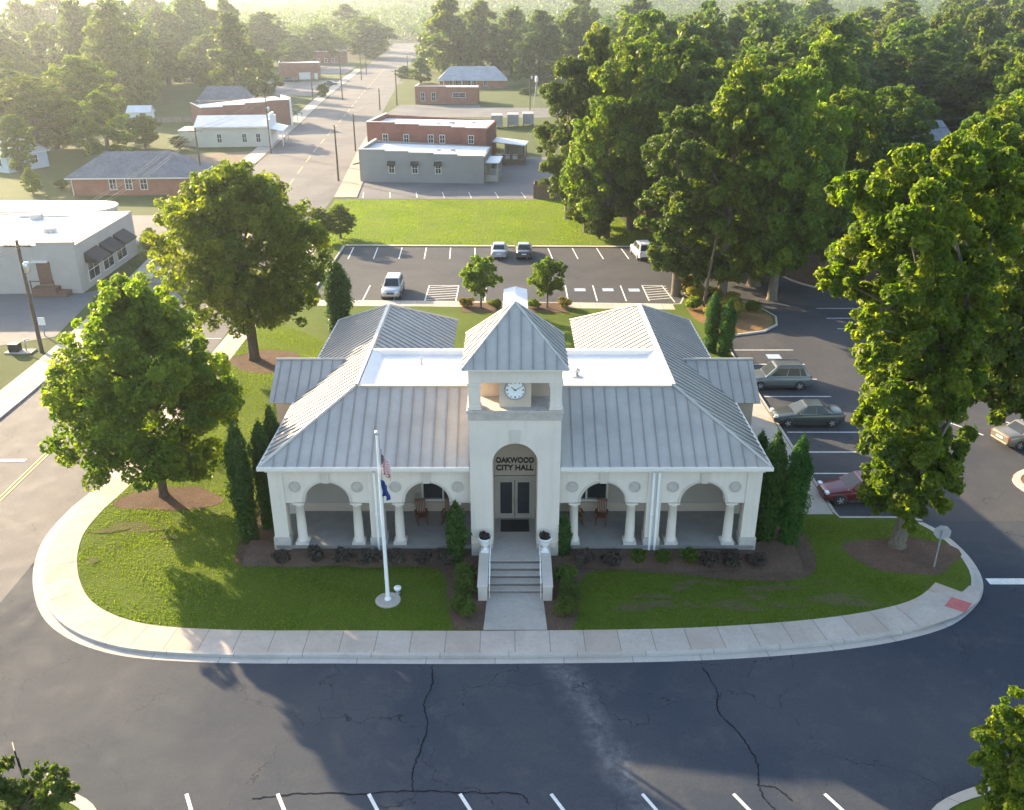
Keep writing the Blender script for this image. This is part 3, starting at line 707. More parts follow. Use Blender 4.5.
b.loft(rim, cap=False); hb(b,'clock_rim',M['galv'],parent=clock)
b = MB()
for k in range(12):
    a = R(30*k); w = .018 if k%3 else .028; l0 = .36 if k%3 else .33
    d = Vector((math.sin(a),0,math.cos(a))); n = Vector((d.z,0,-d.x))*w; c = Vector((CX,CYy-.052,CZ))
    b.prism([c+d*l0-n,c+d*l0+n,c+d*.42+n,c+d*.42-n], (0,.008,0))
hb(b,'hour_mark',M['black'],parent=clock)
for ang,l,w in ((-52,.24,.026),(62,.33,.018)):
    a = R(ang); d = Vector((math.sin(a),0,math.cos(a))); n = Vector((d.z,0,-d.x))*w; c = Vector((CX,CYy-.066,CZ))
    b = MB(); b.prism([c-d*.06-n,c-d*.06+n,c+d*l+n*.4,c+d*l-n*.4], (0,.01,0)); hb(b,'clock_hand',M['black'],parent=clock)
# tower roof
b = MB(); h = 2.48; C0 = [(-h,TC-h,10.72),(h,TC-h,10.72),(h,TC+h,10.72),(-h,TC+h,10.72)]; ap = (0,TC,13.15)
for i in range(4): roof_piece(b, [C0[i],C0[(i+1)%4],ap], gap=.55)
for i in range(4): b.tube([C0[i],(ap[0],ap[1],ap[2]+.03)], .06, 6, 2)
hb(b,'tower_roof',ROOFM)
b = MB(); b.box(-h+.02,h-.02,TC-h+.02,TC+h-.02,10.63,10.7); hb(b,'tower_soffit',M['trim'])
# vestibule floor, door, lamp
b = MB(); b.box(-1.1,1.1,38.3,41.5,.3,FZ); hb(b,'vestibule_floor',M['step'])
DY = 41.25
b = MB(); b.box(-1.07,-.9,DY-.05,DY+.1,FZ,3.42); b.box(.9,1.07,DY-.05,DY+.1,FZ,3.42); b.box(-.9,.9,DY-.05,DY+.1,3.25,3.42); b.box(-1.07,1.07,DY-.08,DY+.1,3.42,3.5); hb(b,'door_frame',M['door'],.008)
for s in (-1,1):
    a,c = sorted((s*.015,s*.9)); b = MB()
    b.box(a,a+.13,DY,DY+.06,FZ+.02,3.24); b.box(c-.13,c,DY,DY+.06,FZ+.02,3.24); b.box(a+.13,c-.13,DY,DY+.06,FZ+.02,FZ+.3); b.box(a+.13,c-.13,DY,DY+.06,3.1,3.24)
    d = hb(b,'door',M['door'])
    b = MB(); b.box(a+.13,c-.13,DY+.02,DY+.04,FZ+.3,3.1); hb(b,'pane',M['glass'],parent=d)
    b = MB(); b.tube([(s*.08,DY-.07,1.75),(s*.08,DY-.07,2.15)], .018, 8); b.tube([(s*.08,DY,1.8),(s*.08,DY-.07,1.8)], .012, 6); b.tube([(s*.08,DY,2.1),(s*.08,DY-.07,2.1)], .012, 6); hb(b,'handle',M['brass'],parent=d)
b = MB(); b.lathe([(.05,0),(.16,-.02),(.17,-.1),(.1,-.2),(.0,-.22)], (0,40.3,6.98), 14); hb(b,'ceiling_lamp',M['fixture'])
# lettering
def letters(txt, w, h, loc, parent):
    cu = bpy.data.curves.new('lettering','FONT'); cu.body = txt; cu.align_x = 'CENTER'; cu.align_y = 'CENTER'; cu.size = 1; cu.extrude = .02; cu.offset = .03
    to = bpy.data.objects.new('lettering', cu); COL.objects.link(to); bpy.context.view_layer.update()
    dg = bpy.context.evaluated_depsgraph_get(); ev = to.evaluated_get(dg)
    me = bpy.data.meshes.new_from_object(ev)
    v = np.empty(len(me.vertices)*3); me.vertices.foreach_get('co', v); v = v.reshape(-1,3)
    sx = w/(v[:,0].max()-v[:,0].min()); sy = h/(v[:,1].max()-v[:,1].min())
    cx = (v[:,0].max()+v[:,0].min())/2; cy = (v[:,1].max()+v[:,1].min())/2
    o = np.stack([(v[:,0]-cx)*sx+loc[0]+BX, loc[1]-v[:,2], (v[:,1]-cy)*sy+loc[2]], 1)
    me.vertices.foreach_set('co', o.ravel()); me.update()
    bpy.data.objects.remove(to); me.materials.clear(); me.materials.append(M['letter'])
    ob = bpy.data.objects.new('lettering', me); COL.objects.link(ob); ob.parent = parent
    ob.matrix_parent_inverse = Matrix.Translation(Vector(hall.location)).inverted(); return ob
letters('OAKWOOD', 1.98, .33, (0,41.27,4.40), hall)
letters('CITY HALL', 1.96, .33, (0,41.27,3.96), hall)
# steps and cheek walls
NS = 5; rise = (FZ-.17)/NS; y0 = 35.6; tr = .42
for k in range(NS):
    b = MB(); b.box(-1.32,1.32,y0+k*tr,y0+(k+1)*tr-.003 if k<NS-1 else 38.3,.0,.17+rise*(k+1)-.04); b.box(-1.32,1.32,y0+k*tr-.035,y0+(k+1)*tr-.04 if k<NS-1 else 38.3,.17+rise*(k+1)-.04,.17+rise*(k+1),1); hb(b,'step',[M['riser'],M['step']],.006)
for s in (-1,1):
    a,c = sorted((s*1.33,s*1.76)); b = MB(); b.box(a,c,35.0,38.33,.1,.93); b.box(a-.03,c+.03,34.95,38.33,.93,1.0); hb(b,'cheek_wall',M['stucco2'],.012)
    b = MB(); x = s*1.22
    b.tube([(x,35.2,.17),(x,35.2,1.05),(x,37.8,1.85),(x,37.8,FZ)], .025, 8); b.tube([(x,36.5,.5),(x,36.5,1.45)], .02, 8); hb(b,'handrail',M['white'])
# rear entrance canopy
can = empty('entrance_canopy', (.3,74,.15), 0, 'small white gabled canopy on posts behind the tower', 'canopy')
b = MB(); b.prism([(-.75,69,2.6),(1.35,69,2.6),(1.35,69,2.7),(.3,69,2.95),(-.75,69,2.7)], (0,8.6,0)); b.build('canopy_roof', M['tpo'], can)
for x in (-.6,1.2):
    for y in (69.2,73.2,77.3):
        b = MB(); b.box(x-.09,x+.09,y-.09,y+.09,.15,2.6); b.build('post', M['trim'], can)
# ------------------------------------------------------------------ vegetation
LEAF = {}
LEAF['maple'] = leafmat('leaves_bright', (.045,.08,.010), (.095,.14,.014), (.19,.205,.026), .6)
LEAF['mid'] = leafmat('leaves_mid', (.042,.075,.012), (.082,.125,.017), (.175,.19,.03), .58)
LEAF['wood'] = leafmat('leaves_wood', (.04,.07,.013), (.075,.114,.018), (.165,.182,.032), .57)
LEAF['far'] = leafmat('leaves_far', (.036,.064,.014), (.07,.10,.02), (.125,.145,.03), .5)
LEAF['dusk'] = leafmat('leaves_dusk', (.03,.06,.015), (.06,.095,.02), (.11,.135,.034), .5)
LEAF['far2'] = leafmat('leaves_far_yellow', (.05,.075,.012), (.085,.115,.016), (.14,.15,.022), .45)
LEAF['far3'] = leafmat('leaves_far_dark', (.026,.054,.015), (.05,.085,.022), (.09,.12,.032), .45)
LEAF['cypress'] = leafmat('leaves_cypress', (.020,.06,.010), (.034,.085,.012), (.055,.11,.016), .3)
LEAF['purple'] = leafmat('leaves_purple', (.035,.022,.026), (.055,.042,.04), (.08,.075,.05), .25)
LEAF['box'] = leafmat('leaves_box', (.04,.075,.012), (.07,.11,.018), (.11,.14,.025), .4)
LEAF['gold'] = leafmat('leaves_gold', (.10,.10,.015), (.17,.15,.022), (.24,.20,.03), .35)
LEAF['grass'] = leafmat('grass_blades', (.075,.115,.010), (.11,.15,.014), (.145,.165,.025), .55)
BARK = barkmat('bark_brown', (.06,.042,.03), (.13,.10,.075))
BARKG = barkmat('bark_grey', (.09,.075,.055), (.19,.165,.13))

def leaf_mesh(name, C, Rr, n, size, seed, mat, squash=.85, tints=None, aspect=.55, upb=.3, shell=.66):
    """one crown: n small bent leaves spread over clumps with centres C and radii Rr"""
    g = np.random.default_rng(seed); C = np.asarray(C,float); Rr = np.asarray(Rr,float)
    w = Rr**2; w /= w.sum(); idx = g.choice(len(C), n, p=w)
    d = g.normal(size=(n,3)); d[:,2] += .25; d /= np.linalg.norm(d,axis=1)[:,None]
    rr = Rr[idx]*(shell+(1-shell)*g.random(n)**.5)*(1+.18*g.normal(size=n)*(g.random(n)<.25))
    p = C[idx]+d*rr[:,None]*np.array([1,1,squash])
    nr = d*.78+g.normal(size=(n,3))*.58+np.array([0,0,upb]); nr /= np.linalg.norm(nr,axis=1)[:,None]
    a = g.normal(size=(n,3)); t = np.cross(nr,a); t /= np.linalg.norm(t,axis=1)[:,None]+1e-9
    b = np.cross(nr,t); s = size*(.6+.8*g.random(n))[:,None]
    droop = np.array([0,0,-.25])*s
    V = np.stack([p-t*s, p+b*s*aspect, p+t*s+droop, p-b*s*aspect], 1).reshape(-1,3)
    me = bpy.data.meshes.new(name); m = n
    me.vertices.add(4*m); me.vertices.foreach_set('co', V.astype(np.float32).ravel())
    me.loops.add(4*m); me.loops.foreach_set('vertex_index', np.arange(4*m,dtype=np.int32))
    me.polygons.add(m); me.polygons.foreach_set('loop_start', np.arange(0,4*m,4,dtype=np.int32))
    try: me.polygons.foreach_set('loop_total', np.full(m,4,dtype=np.int32))
    except Exception: pass
    ct = g.random(len(C)) if tints is None else np.asarray(tints)
    tv = np.clip(.5*ct[idx]+.5*g.random(n)+.0, 0, 1).astype(np.float32)
    at_ = me.attributes.new('tint','FLOAT','POINT'); at_.data.foreach_set('value', np.repeat(tv,4))
    me.materials.append(mat); me.update(calc_edges=True); return me
def mesh_obj(name, me, parent=None):
    o = bpy.data.objects.new(name, me); COL.objects.link(o)
    if parent is not None: o.parent = parent
    return o
def lobes_to_clumps(lobes, seed, k=10, cr=.38):
    k = int(k*1.5); cr *= .78
    """each lobe (x,y,z,r) becomes a set of leafy clumps over its surface"""
    g = random.Random(seed); C = []; Rr = []
    for (x,y,z,r) in lobes:
        m = max(4,int(k*(.6+.5*g.random())))
        for _ in range(m):
            a = g.uniform(0,6.283); u = g.uniform(-.75,1); q = math.sqrt(max(0,1-u*u)); f = g.uniform(.62,1.0)
            C.append((x+r*f*q*math.cos(a), y+r*f*q*math.sin(a), z+r*.85*f*u)); Rr.append(r*cr*g.uniform(.65,1.2))
        C.append((x,y,z)); Rr.append(r*.42)
    return C, Rr
def trunk_mb(h0, r0, targets, seed, lean=(0,0), limb=.45, fork=.5):
    g = random.Random(seed); b = MB()
    top = Vector((lean[0],lean[1],h0))
    pts = [Vector((0,0,-.15)),Vector((0,0,.25)),Vector((lean[0]*.3,lean[1]*.3,h0*.35)),Vector((lean[0]*.7,lean[1]*.7,h0*.7)),top]
    b.tube(pts, [r0*1.5,r0*1.12,r0*.92,r0*.75,r0*.5], 10)
    for i,t in enumerate(targets):
        t = Vector(t); s0 = pts[2].lerp(top, g.uniform(.1,1.0)) if g.random()<.6 else top*g.uniform(.75,1.0)
        s0.z = min(s0.z, t.z-.3) if t.z > h0*.45 else s0.z*.6
        m1 = s0.lerp(t,.4)+Vector((g.uniform(-.25,.25),g.uniform(-.25,.25),(t-s0).length*.12)); m2 = s0.lerp(t,.75)+Vector((g.uniform(-.2,.2),g.uniform(-.2,.2),(t-s0).length*.06))
        r = r0*limb*g.uniform(.6,1.0); b.tube([s0,m1,m2,t], [r,r*.7,r*.42,r*.15], 6)
    return b
def env_lobes(kind, h, w, base, seed, n=26):
    """crown lobes inside an envelope; h total height, w crown width, base crown bottom"""
    g = random.Random(seed); out = []; R0 = w/2; H = h-base
    prof = {'egg':lambda t:(math.sin(math.pi*min(1,(t*.92+.08))**.72))**.75, 'round':lambda t:math.sqrt(max(0,1-(2*t-1)**2))**.85,
            'tall':lambda t:min(1,.45+1.5*t)*(1-max(0,t-.55)**1.6*2.0), 'wide':lambda t:(math.sin(math.pi*min(1,t*.85+.15)))**.6, 'cone':lambda t:(1-t)*.9+.1}[kind]
    for i in range(n):
        t = (i+.5)/n; t = min(.97,max(.04,t+g.uniform(-.05,.05))); pr = prof(t)*R0
        a = i*2.39996+g.uniform(-.5,.5); lr = R0*g.uniform(.26,.40)*(1 if t<.8 else .8)
        f = g.uniform(.72,.97); rad = max(0,pr-lr*.75)*f
        out.append((rad*math.cos(a), rad*math.sin(a), base+t*H-lr*.3*(t>.85), lr))
    out.append((0,0,base+H*.45,R0*.5)); out.append((0,0,base+H*.7,R0*.42)); out.append((0,0,h-R0*.22,R0*.22))
    return out
def tree_proto(kind, h, w, base, seed, leaves, size, mat, bark, n=26, k=9, cr=.4, name='tree', r0=None, limbs=14):
    root = empty(name, (0,0,0)); lb = env_lobes(kind,h,w,base,seed,n); C,Rr = lobes_to_clumps(lb, seed+1, k, cr)
    g = random.Random(seed); tg = [l[:3] for l in g.sample(lb, min(limbs,len(lb)))]
    mesh_obj('crown', leaf_mesh('crown',C,Rr,leaves,size,seed+2,mat), root)
    o = trunk_mb(base+(h-base)*.55, r0 or (.12+h*.018), tg, seed+3).build('trunk', bark); o.parent = root
    root['dims'] = (h,w); return root
used = set()
def place(proto, x, y, h, w, label, group=None, cat='tree', name=None, rz=None, z=0.0):
    ph,pw = proto['dims']; rz = rnd.uniform(0,6.283) if rz is None else rz
    sc = (w/pw, w/pw, h/ph)
    if proto.name not in used and not proto.get('hold'):
        used.add(proto.name); o = proto; o.location = (x,y,z); o.rotation_euler = (0,0,rz); o.scale = sc
    else: o = copy_tree(proto, (x,y,z), rz, sc)
    for k in ('label','group','category'):
        if k in o: del o[k]
    tag(o, label, cat, group)
    if name: o.name = name
    return o

# --- the trees of the city hall lot
t1 = tree_proto('egg', 12.9, 10.9, 2.2, 11, 80000, .13, LEAF['maple'], BARK, n=50, k=9, cr=.36, name='maple_tree', r0=.24, limbs=26)
place(t1, -20.1, 45.0, 12.7, 10.7, 'egg shaped bright green tree on the corner lawn beside the street', None, name='maple_tree', rz=.4, z=.15)
t2 = tree_proto('wide', 14.6, 14.2, 3.4, 23, 70000, .155, LEAF['maple'], BARK, n=40, k=10, cr=.34, name='oak_tree', r0=.38, limbs=24)
place(t2, -20.6, 66.8, 14.8, 14.4, 'wide spreading green tree in a mulch ring behind the egg shaped tree', None, name='oak_tree', rz=1.1, z=.15)
# tall tree by the stop sign: lobes laid out from its silhouette
def px_lobes(lst, Y, dy, seed, base):
    g = random.Random(seed); out = []
    for x,y,r in lst:
        Yl = Y+g.uniform(-dy,dy); p = up(x,y,Yl); out.append((p.x-base[0], p.y-base[1], p.z, r/ppm(Yl,p.z)))
    return out
def lobe_tree(name, base, lobes, seed, leaves, size, mat, bark, label, h0, r0, lean=(0,0), k=10, cr=.36, limbs=20, z=.15):
    root = empty(name, (0,0,0)); C,Rr = lobes_to_clumps(lobes, seed+1, k, cr)
    g = random.Random(seed); tg = [l[:3] for l in g.sample(lobes, min(limbs,len(lobes)))]
    mesh_obj('crown', leaf_mesh('crown',C,Rr,leaves,size,seed+2,mat), root)
    o = trunk_mb(h0, r0, tg, seed+3, lean).build('trunk', bark); o.parent = root
    root.location = (base[0],base[1],z); tag(root, label, 'tree'); return root
L1 = [(868,205,34),(900,180,34),(955,174,34),(985,160,34),(845,195,22),(860,245,36),(905,225,44),(950,220,44),(992,215,40),(842,285,22),(872,300,36),(915,285,42),(958,285,40),(885,345,36),(925,340,38),(962,335,34),(868,330,22),(893,395,36),(930,392,38),(960,390,26),(880,375,24),(905,445,36),(938,440,30),(880,450,22),(890,485,28),(920,490,32),(945,480,20),(872,500,18),(905,515,20),(935,505,14),(990,185,26),(1010,195,30),(925,420,34),(910,365,40),(945,310,40),(900,415,36),(930,460,34),(875,425,26),(890,250,40),(930,250,42),(970,250,42),(915,325,40),(950,365,34),(905,480,32)]
g0 = at(897,545,.15)
lobe_tree('sweetgum_tree', (g0.x,g0.y), px_lobes(L1, 39.6, 2.2, 5, (g0.x,g0.y)), 31, 130000, .13, LEAF['maple'], BARKG, 'very tall leafy tree on the lawn by the stop sign, leaves almost to the ground', 12.5, .36, (1.6,.3), k=11, cr=.34, limbs=24)
L2 = [(1000,150,30),(1025,165,40),(1000,245,36),(1035,230,45),(985,300,32),(1020,300,44),(970,345,26),(1000,360,40),(1035,360,40),(975,315,34),(990,355,34),(962,285,32),(1000,325,40),(1000,290,36),(985,380,28),(985,395,26),(1015,405,28),(1045,330,40),(955,375,14)]
g1 = (33.2,50.5)
lobe_tree('lot_tree', g1, px_lobes(L2, 47.5, 2.5, 6, g1), 37, 80000, .14, LEAF['mid'], BARKG, 'dark green tree hanging over the tan car in the side lot', 11, .3, (.5,-.5), z=.13)
L3 = [(1005,715,16),(990,740,18),(1012,745,22),(985,765,14),(1005,780,22),(1024,770,24),(1030,730,22),(992,800,16),(1020,810,24),(1040,790,30),(1015,695,9)]
g2 = (18.4,22.4)
lobe_tree('street_tree', g2, px_lobes(L3, 22.6, .9, 7, g2), 41, 16000, .085, LEAF['maple'], BARK, 'small bright tree on the kerbed island at the edge of the front road', 2.6, .1, k=9, cr=.4, limbs=9, z=.13)
L4 = [(8,795,18),(30,788,16),(50,784,15),(25,805,20),(55,802,17),(70,795,11),(0,768,12),(-10,790,20),(40,772,9),(62,776,8)]
g3 = (-16.9,22.1)
lobe_tree('kerb_bush', g3, px_lobes(L4, 22.9, .6, 8, g3), 43, 9000, .075, LEAF['box'], BARK, 'leafy bush on the kerbed island beside the street sign', .7, .06, k=9, cr=.42, limbs=8, z=.13)['category'] = 'bush'
# flowering trees behind the tower
cr1 = tree_proto('round', 4.6, 3.9, 1.5, 51, 11000, .10, LEAF['mid'], BARKG, n=18, k=9, cr=.42, name='crape_myrtle', r0=.09, limbs=10)
G0 = 'pair of small round trees behind the tower'
place(cr1, -2.9, 80.1, 4.7, 4.1, 'small round tree behind the tower, on the side of the silver parked van', G0, name='crape_myrtle', z=.17)
place(cr1, 3.3, 80.1, 4.5, 3.8, 'small round tree in a mulch bed behind the tower, nearer the accessible bays', G0, z=.17)
# columnar cypresses
def column_mesh(h, r, n, size, seed):
    g = random.Random(seed); C = []; Rr = []
    for i in range(46):
        t = i/45; rad = r*(.75+.5*t if t<.45 else (1-((t-.45)/.55)**3.0)*.95+.05); a = g.uniform(0,6.28); q = rad*.45*g.random()
        C.append((q*math.cos(a), q*math.sin(a), .15+t*(h-.3))); Rr.append(max(.1,rad*.9))
    return leaf_mesh('foliage', C, Rr, n, size, seed, LEAF['cypress'], 1.2, upb=.1, shell=.7, aspect=.4)
cy = empty('cypress', (0,0,0)); mesh_obj('foliage', column_mesh(5.6,.62,20000,.07,61), cy); tb = MB(); tb.tube([(0,0,-.1),(0,0,2.5)],[.1,.05],8); t_ = tb.build('trunk',BARK); t_.parent = cy; cy['dims'] = (5.6,1.24)
cs = empty('slim_cypress', (0,0,0)); mesh_obj('foliage', column_mesh(3.0,.36,4200,.085,62), cs); tb = MB(); tb.tube([(0,0,-.1),(0,0,1.3)],[.06,.03],8); t_ = tb.build('trunk',BARK); t_.parent = cs; cs['dims'] = (3.0,.72)
GC = 'tall narrow cypresses at the corners of the city hall'
for x,y,h,w,lab in ((-13.9,40.2,7.2,1.3,'dark columnar cypress at the flagpole corner of the porch, closest to the lawn'),
        (-13.1,41.6,6.6,1.15,'dark columnar cypress tucked between two others at the flagpole corner'),(-12.9,43.2,6.7,1.1,'dark columnar cypress against the side wall at the flagpole corner'),
        (13.25,39.9,6.8,1.2,'columnar cypress against the end pier of the porch on the red car side'),(14.4,39.6,6.7,1.3,'bulky columnar cypress nearest the red car'),(13.2,42.3,5.6,1.1,'columnar cypress beside the wall behind two others on the red car side'),
        (17.2,67.6,4.9,1.3,'columnar cypress behind the hall, closer to the silver off-roader'),(16.2,68.6,5.1,1.3,'columnar cypress behind the hall, next to the planted island'),
        (-14.9,73.6,6.4,2.4,'dark columnar cypress behind the hall beside the wide spreading tree')):
    place(cy, x, y, h, w, lab, GC, 'cypress', z=.15)
GS = 'slim cypresses beside the tower'
place(cs, -2.8, 38.1, 3.7, .95, 'slim pencil cypress beside the tower on the flagpole side', GS, 'cypress', z=.15)
place(cs, 2.62, 38.55, 2.7, .7, 'slim pencil cypress beside the tower, away from the flagpole', GS, 'cypress', z=.15)
# shrubs
def shrub_proto(name, h, r, n, size, seed, mat, cl=7, upb=.35):
    g = random.Random(seed); C = [(0,0,h*.5)]; Rr = [r*.7]
    for i in range(cl):
        a = g.uniform(0,6.28); q = r*g.uniform(.35,.7); C.append((q*math.cos(a), q*math.sin(a), h*g.uniform(.3,.72))); Rr.append(r*g.uniform(.35,.5))
    o = mesh_obj(name, leaf_mesh(name,C,Rr,n,size,seed,mat,.9,upb=upb)); o['dims'] = (h,2*r); return o
sp = shrub_proto('dark_shrub', .8, .45, 900, .075, 71, LEAF['purple']); sg = shrub_proto('green_shrub', .8, .45, 1000, .07, 72, LEAF['wood'])
bx = shrub_proto('boxwood', .8, .5, 2200, .045, 73, LEAF['box'], 10); gd = shrub_proto('golden_shrub', 1.2, .75, 2000, .08, 74, LEAF['gold']); rs = shrub_proto('round_shrub', 1.3, .8, 2200, .08, 75, LEAF['mid'],9)
GP = 'shrubs along the front of the porch'
where_l = ['at the foot of the outer porch pier on the flagpole side','before the outermost column on the flagpole side','before the outer arch on the flagpole side','before the column beside the downspout on the flagpole side','behind the flagpole','before the rocking chairs on the flagpole side','beside the slim cypress on the flagpole side']
for (x,y),lab in zip(((280,549),(313,546),(342,543),(369,549),(396,548),(423,548),(446,548)), where_l):
    p = up(x,y,38.0); place(sp, p.x, 37.95+rnd.uniform(-.12,.12), rnd.uniform(.75,1.0), rnd.uniform(.85,1.2), 'dark purple shrub '+lab, GP, 'shrub', z=.34)
where_r = [('sp','beside the rocking chairs nearest the second cypress'),('sp','before the column of the inner arch away from the flagpole'),('sg','before the double downspout'),('sg','next to the double downspout towards the outer arch'),('sg','before the inner column of the outer arch away from the flagpole'),('sp','before the middle of the outer arch away from the flagpole'),('sp','before the last column away from the flagpole'),('sp','at the foot of the end pier near the bulky cypress')]
for (x,y),(kk,lab) in zip(((585,549),(611,553),(638,555),(663,555),(689,555),(708,551),(731,555),(755,560)), where_r):
    p = up(x,y,38.0); p.y = 37.8+rnd.uniform(-.12,.12); place(sp if kk=='sp' else sg, p.x, p.y, rnd.uniform(.7,1.0), rnd.uniform(.8,1.1), ('dark purple shrub ' if kk=='sp' else 'dark green shrub ')+lab, GP, 'shrub', z=.32)
GB = 'clipped green shrubs beside the steps'
for x,y,lab in ((467,571,'highest on the flagpole side, by the cheek wall'),(467,583,'in the middle on the flagpole side'),(464,603,'lowest and bright on the flagpole side'),(472,608,'small, dark, behind the lowest on the flagpole side'),(563,572,'highest on the side away from the flagpole'),(565,588,'in the middle, away from the flagpole'),(564,605,'lowest and roundest, away from the flagpole')):
    p = at(x,y+9,.15); place(bx, p.x+(-.15 if x<500 else .15), p.y, 1.0, 1.25 if 'small' not in lab else .9, 'clipped green shrub by the steps, '+lab, GB, 'shrub', z=.15)
GI = 'shrubs of the planted island'
for x,y,h,w,k,lab in ((17.6,84.6,1.9,2.4,'gold','tall yellow shrub by the pole on the planted island'),(17.7,82.6,1.3,2.0,'gold','low golden shrub near the pole on the planted island'),(19.6,83.2,1.1,1.9,'gold','golden shrub at the rear edge of the planted island'),(20.6,81.0,1.2,2.0,'gold','golden shrub between pole and trunks on the planted island'),(16.9,79.8,1.3,1.8,'rs','round green shrub at the rear lot end of the planted island'),(18.2,77.0,1.3,1.9,'gold','golden green shrub behind the cypresses on the planted island'),(20.2,77.6,1.5,2.4,'gold','broad golden shrub before the tree trunks'),(22.2,79.0,1.2,1.7,'rs','green shrub at the foot of the thick trunk')):
    place(gd if k=='gold' else rs, x, y, h, w, lab, GI, 'shrub', z=.15)
GR = 'low shrubs under the small round trees'
for x,y,k,lab in ((-4.3,80.3,'gold','low golden shrub under the round tree nearer the silver parked van'),(-1.6,80.0,'rs','low green shrub under the round tree nearer the silver parked van'),(2.0,80.0,'rs','low brownish shrub under the round tree nearer the accessible bays'),(4.8,80.2,'gold','low golden shrub under the round tree nearer the accessible bays')):
    place(gd if k=='gold' else rs, x, y, .9, 1.5, lab, GR, 'shrub', z=.17)
for x,y,h,w,lab in ((-12.9,47.6,1.2,1.5,'reddish green shrub below the side gable beside the cypresses'),(-14.6,47.0,1.0,1.4,'small green shrub on the lawn beside the side gable'),(-13.4,45.5,1.1,1.2,'green shrub between side gable and cypresses')):
    place(rs, x, y, h, w, lab, 'shrubs by the side gable', 'shrub', z=.15)

# --- street-side and town bushes
mid = [tree_proto('round',18,13,2.5,101,34000,.22,LEAF['wood'],BARKG,n=34,k=8,cr=.40,name='broad_tree'),
       tree_proto('tall',22,11,3.0,102,34000,.22,LEAF['dusk'],BARKG,n=40,k=8,cr=.40,name='tall_tree'),
       tree_proto('egg',20,12,2.0,103,34000,.22,LEAF['mid'],BARKG,n=38,k=8,cr=.38,name='leafy_tree'),
       tree_proto('wide',19,14,3.5,104,34000,.22,LEAF['mid'],BARKG,n=36,k=9,cr=.38,name='spreading_tree'),
       tree_proto('tall',24,10,2.0,105,34000,.22,LEAF['wood'],BARKG,n=42,k=8,cr=.42,name='poplar_tree')]
far = [tree_proto('round',18,13,1.5,111,8500,.48,LEAF['far'],BARK,n=20,k=7,cr=.62,name='round_tree',limbs=5),
       tree_proto('egg',21,12,1.5,112,8500,.48,LEAF['far'],BARK,n=22,k=7,cr=.62,name='slender_tree',limbs=5),
       tree_proto('egg',20,13,1.0,113,8500,.48,LEAF['far2'],BARK,n=20,k=7,cr=.6,name='oval_tree',limbs=5),
       tree_proto('wide',19,15,1.5,114,9000,.48,LEAF['far3'],BARK,n=20,k=8,cr=.6,name='bushy_tree',limbs=5)]
def by_px(pool, i, x, ytop, Y, wpx, lab, group, hmin=2.0, cat='tree'):
    p = up(x,ytop,Y); w = wpx/ppm(Y,max(2,p.z*.6)); h = max(hmin,p.z)
    return place(pool[i%len(pool)], p.x, p.y, h, w, lab, group, cat)
GW = 'trees at the edge of the wood by the parking lots'
for i,x,yt,Y,w,lab in (
    (1,572,58,119,62,'tree at the tip of the wood nearest the grey building'),(2,598,28,126,66,'tall tree in the wood above the grass field, second from the grey building'),
    (0,640,42,113,92,'broad tree standing over the grass field beside the white parked car'),(1,690,38,118,78,'tall dark tree behind the white parked car'),
    (3,612,98,108.5,80,'lower sunlit tree at the corner of the grass field'),(0,588,150,111,48,'small bushy tree at the far corner of the grass field'),
    (4,650,10,152,56,'pale rounded tree top rising behind the wood above the grass field'),(2,725,62,136,54,'tree in the gap between the two big clumps of the wood'),
    (2,745,62,83.5,96,'tall tree with twin pale trunks on the planted island'),(3,800,70,83,112,'spreading tree with limbs over the planted island'),(1,690,108,84.5,80,'sunlit tree overhanging the rear end of the planted island'),
    (0,848,92,93,80,'dark tree behind the wood kerb across from the sedan'),(4,770,140,88,90,'dark tree in the shade just behind the planted island'),(3,720,150,92,80,'low leafy tree behind the shaded pale car'),
    (0,905,88,132,70,'sunlit round tree in front of the reddish roof'),(1,925,35,172,72,'tall sunlit tree standing alone above the dark wood'),(2,985,55,182,90,'dark broad tree beside the tall sunlit one'),
    (2,1000,108,78,90,'tree behind the tall stop sign tree, near the grey roof'),(0,985,118,92,60,'small crowned tree next to the grey domed roof'),(3,1030,90,100,90,'tree at the edge of the picture behind the side lot')):
    by_px(mid,i,x,yt,Y,w*1.25,lab,GW)
by_px(mid,0,600,205,107.5,34,'rounded bush under the wood at the end of the grass field','bushes about the grass field',1.0,'bush')
by_px(mid,3,545,178,135,22,'bush beside the brown fenced enclosure','bushes about the grass field',1.0,'bush')
for i,x,yt,Y,w,lab in ((3,338,205,108,36,'dark round bush by the street at the near corner of the grass field'),(0,318,208,106,30,'bush behind the wide spreading tree next to the street'),(3,148,228,101,22,'low green bush at the corner of the white flat roofed building'),(2,28,168,136,22,'small bush in front of the pale blue house'),(0,60,180,140,16,'small shrub beside the brick hip roofed building'),(1,178,136,182,22,'reddish bush beside the cream metal building')):
    by_px(mid,i,x,yt,Y,w,lab,'bushes in the town',1.0,'bush')
GT = 'trees among the town houses'
for i,x,yt,Y,w,lab in ((0,25,78,172,90,'large shaded tree behind the pale blue house'),(3,75,56,190,90,'large sunlit tree behind the brick hip roofed building'),(2,98,92,165,62,'round green tree directly behind the brick hip roofed building'),(0,140,116,184,38,'small dark round tree behind the brick hip roofed building'),(1,10,115,150,40,'tree at the edge of the picture beside the pale blue house'),(4,-5,60,190,70,'tall shaded tree at the very edge of the town'),(2,48,100,182,60,'shaded tree between two large ones in the town')):
    by_px(mid,i,x,yt,Y,w,lab,GT)
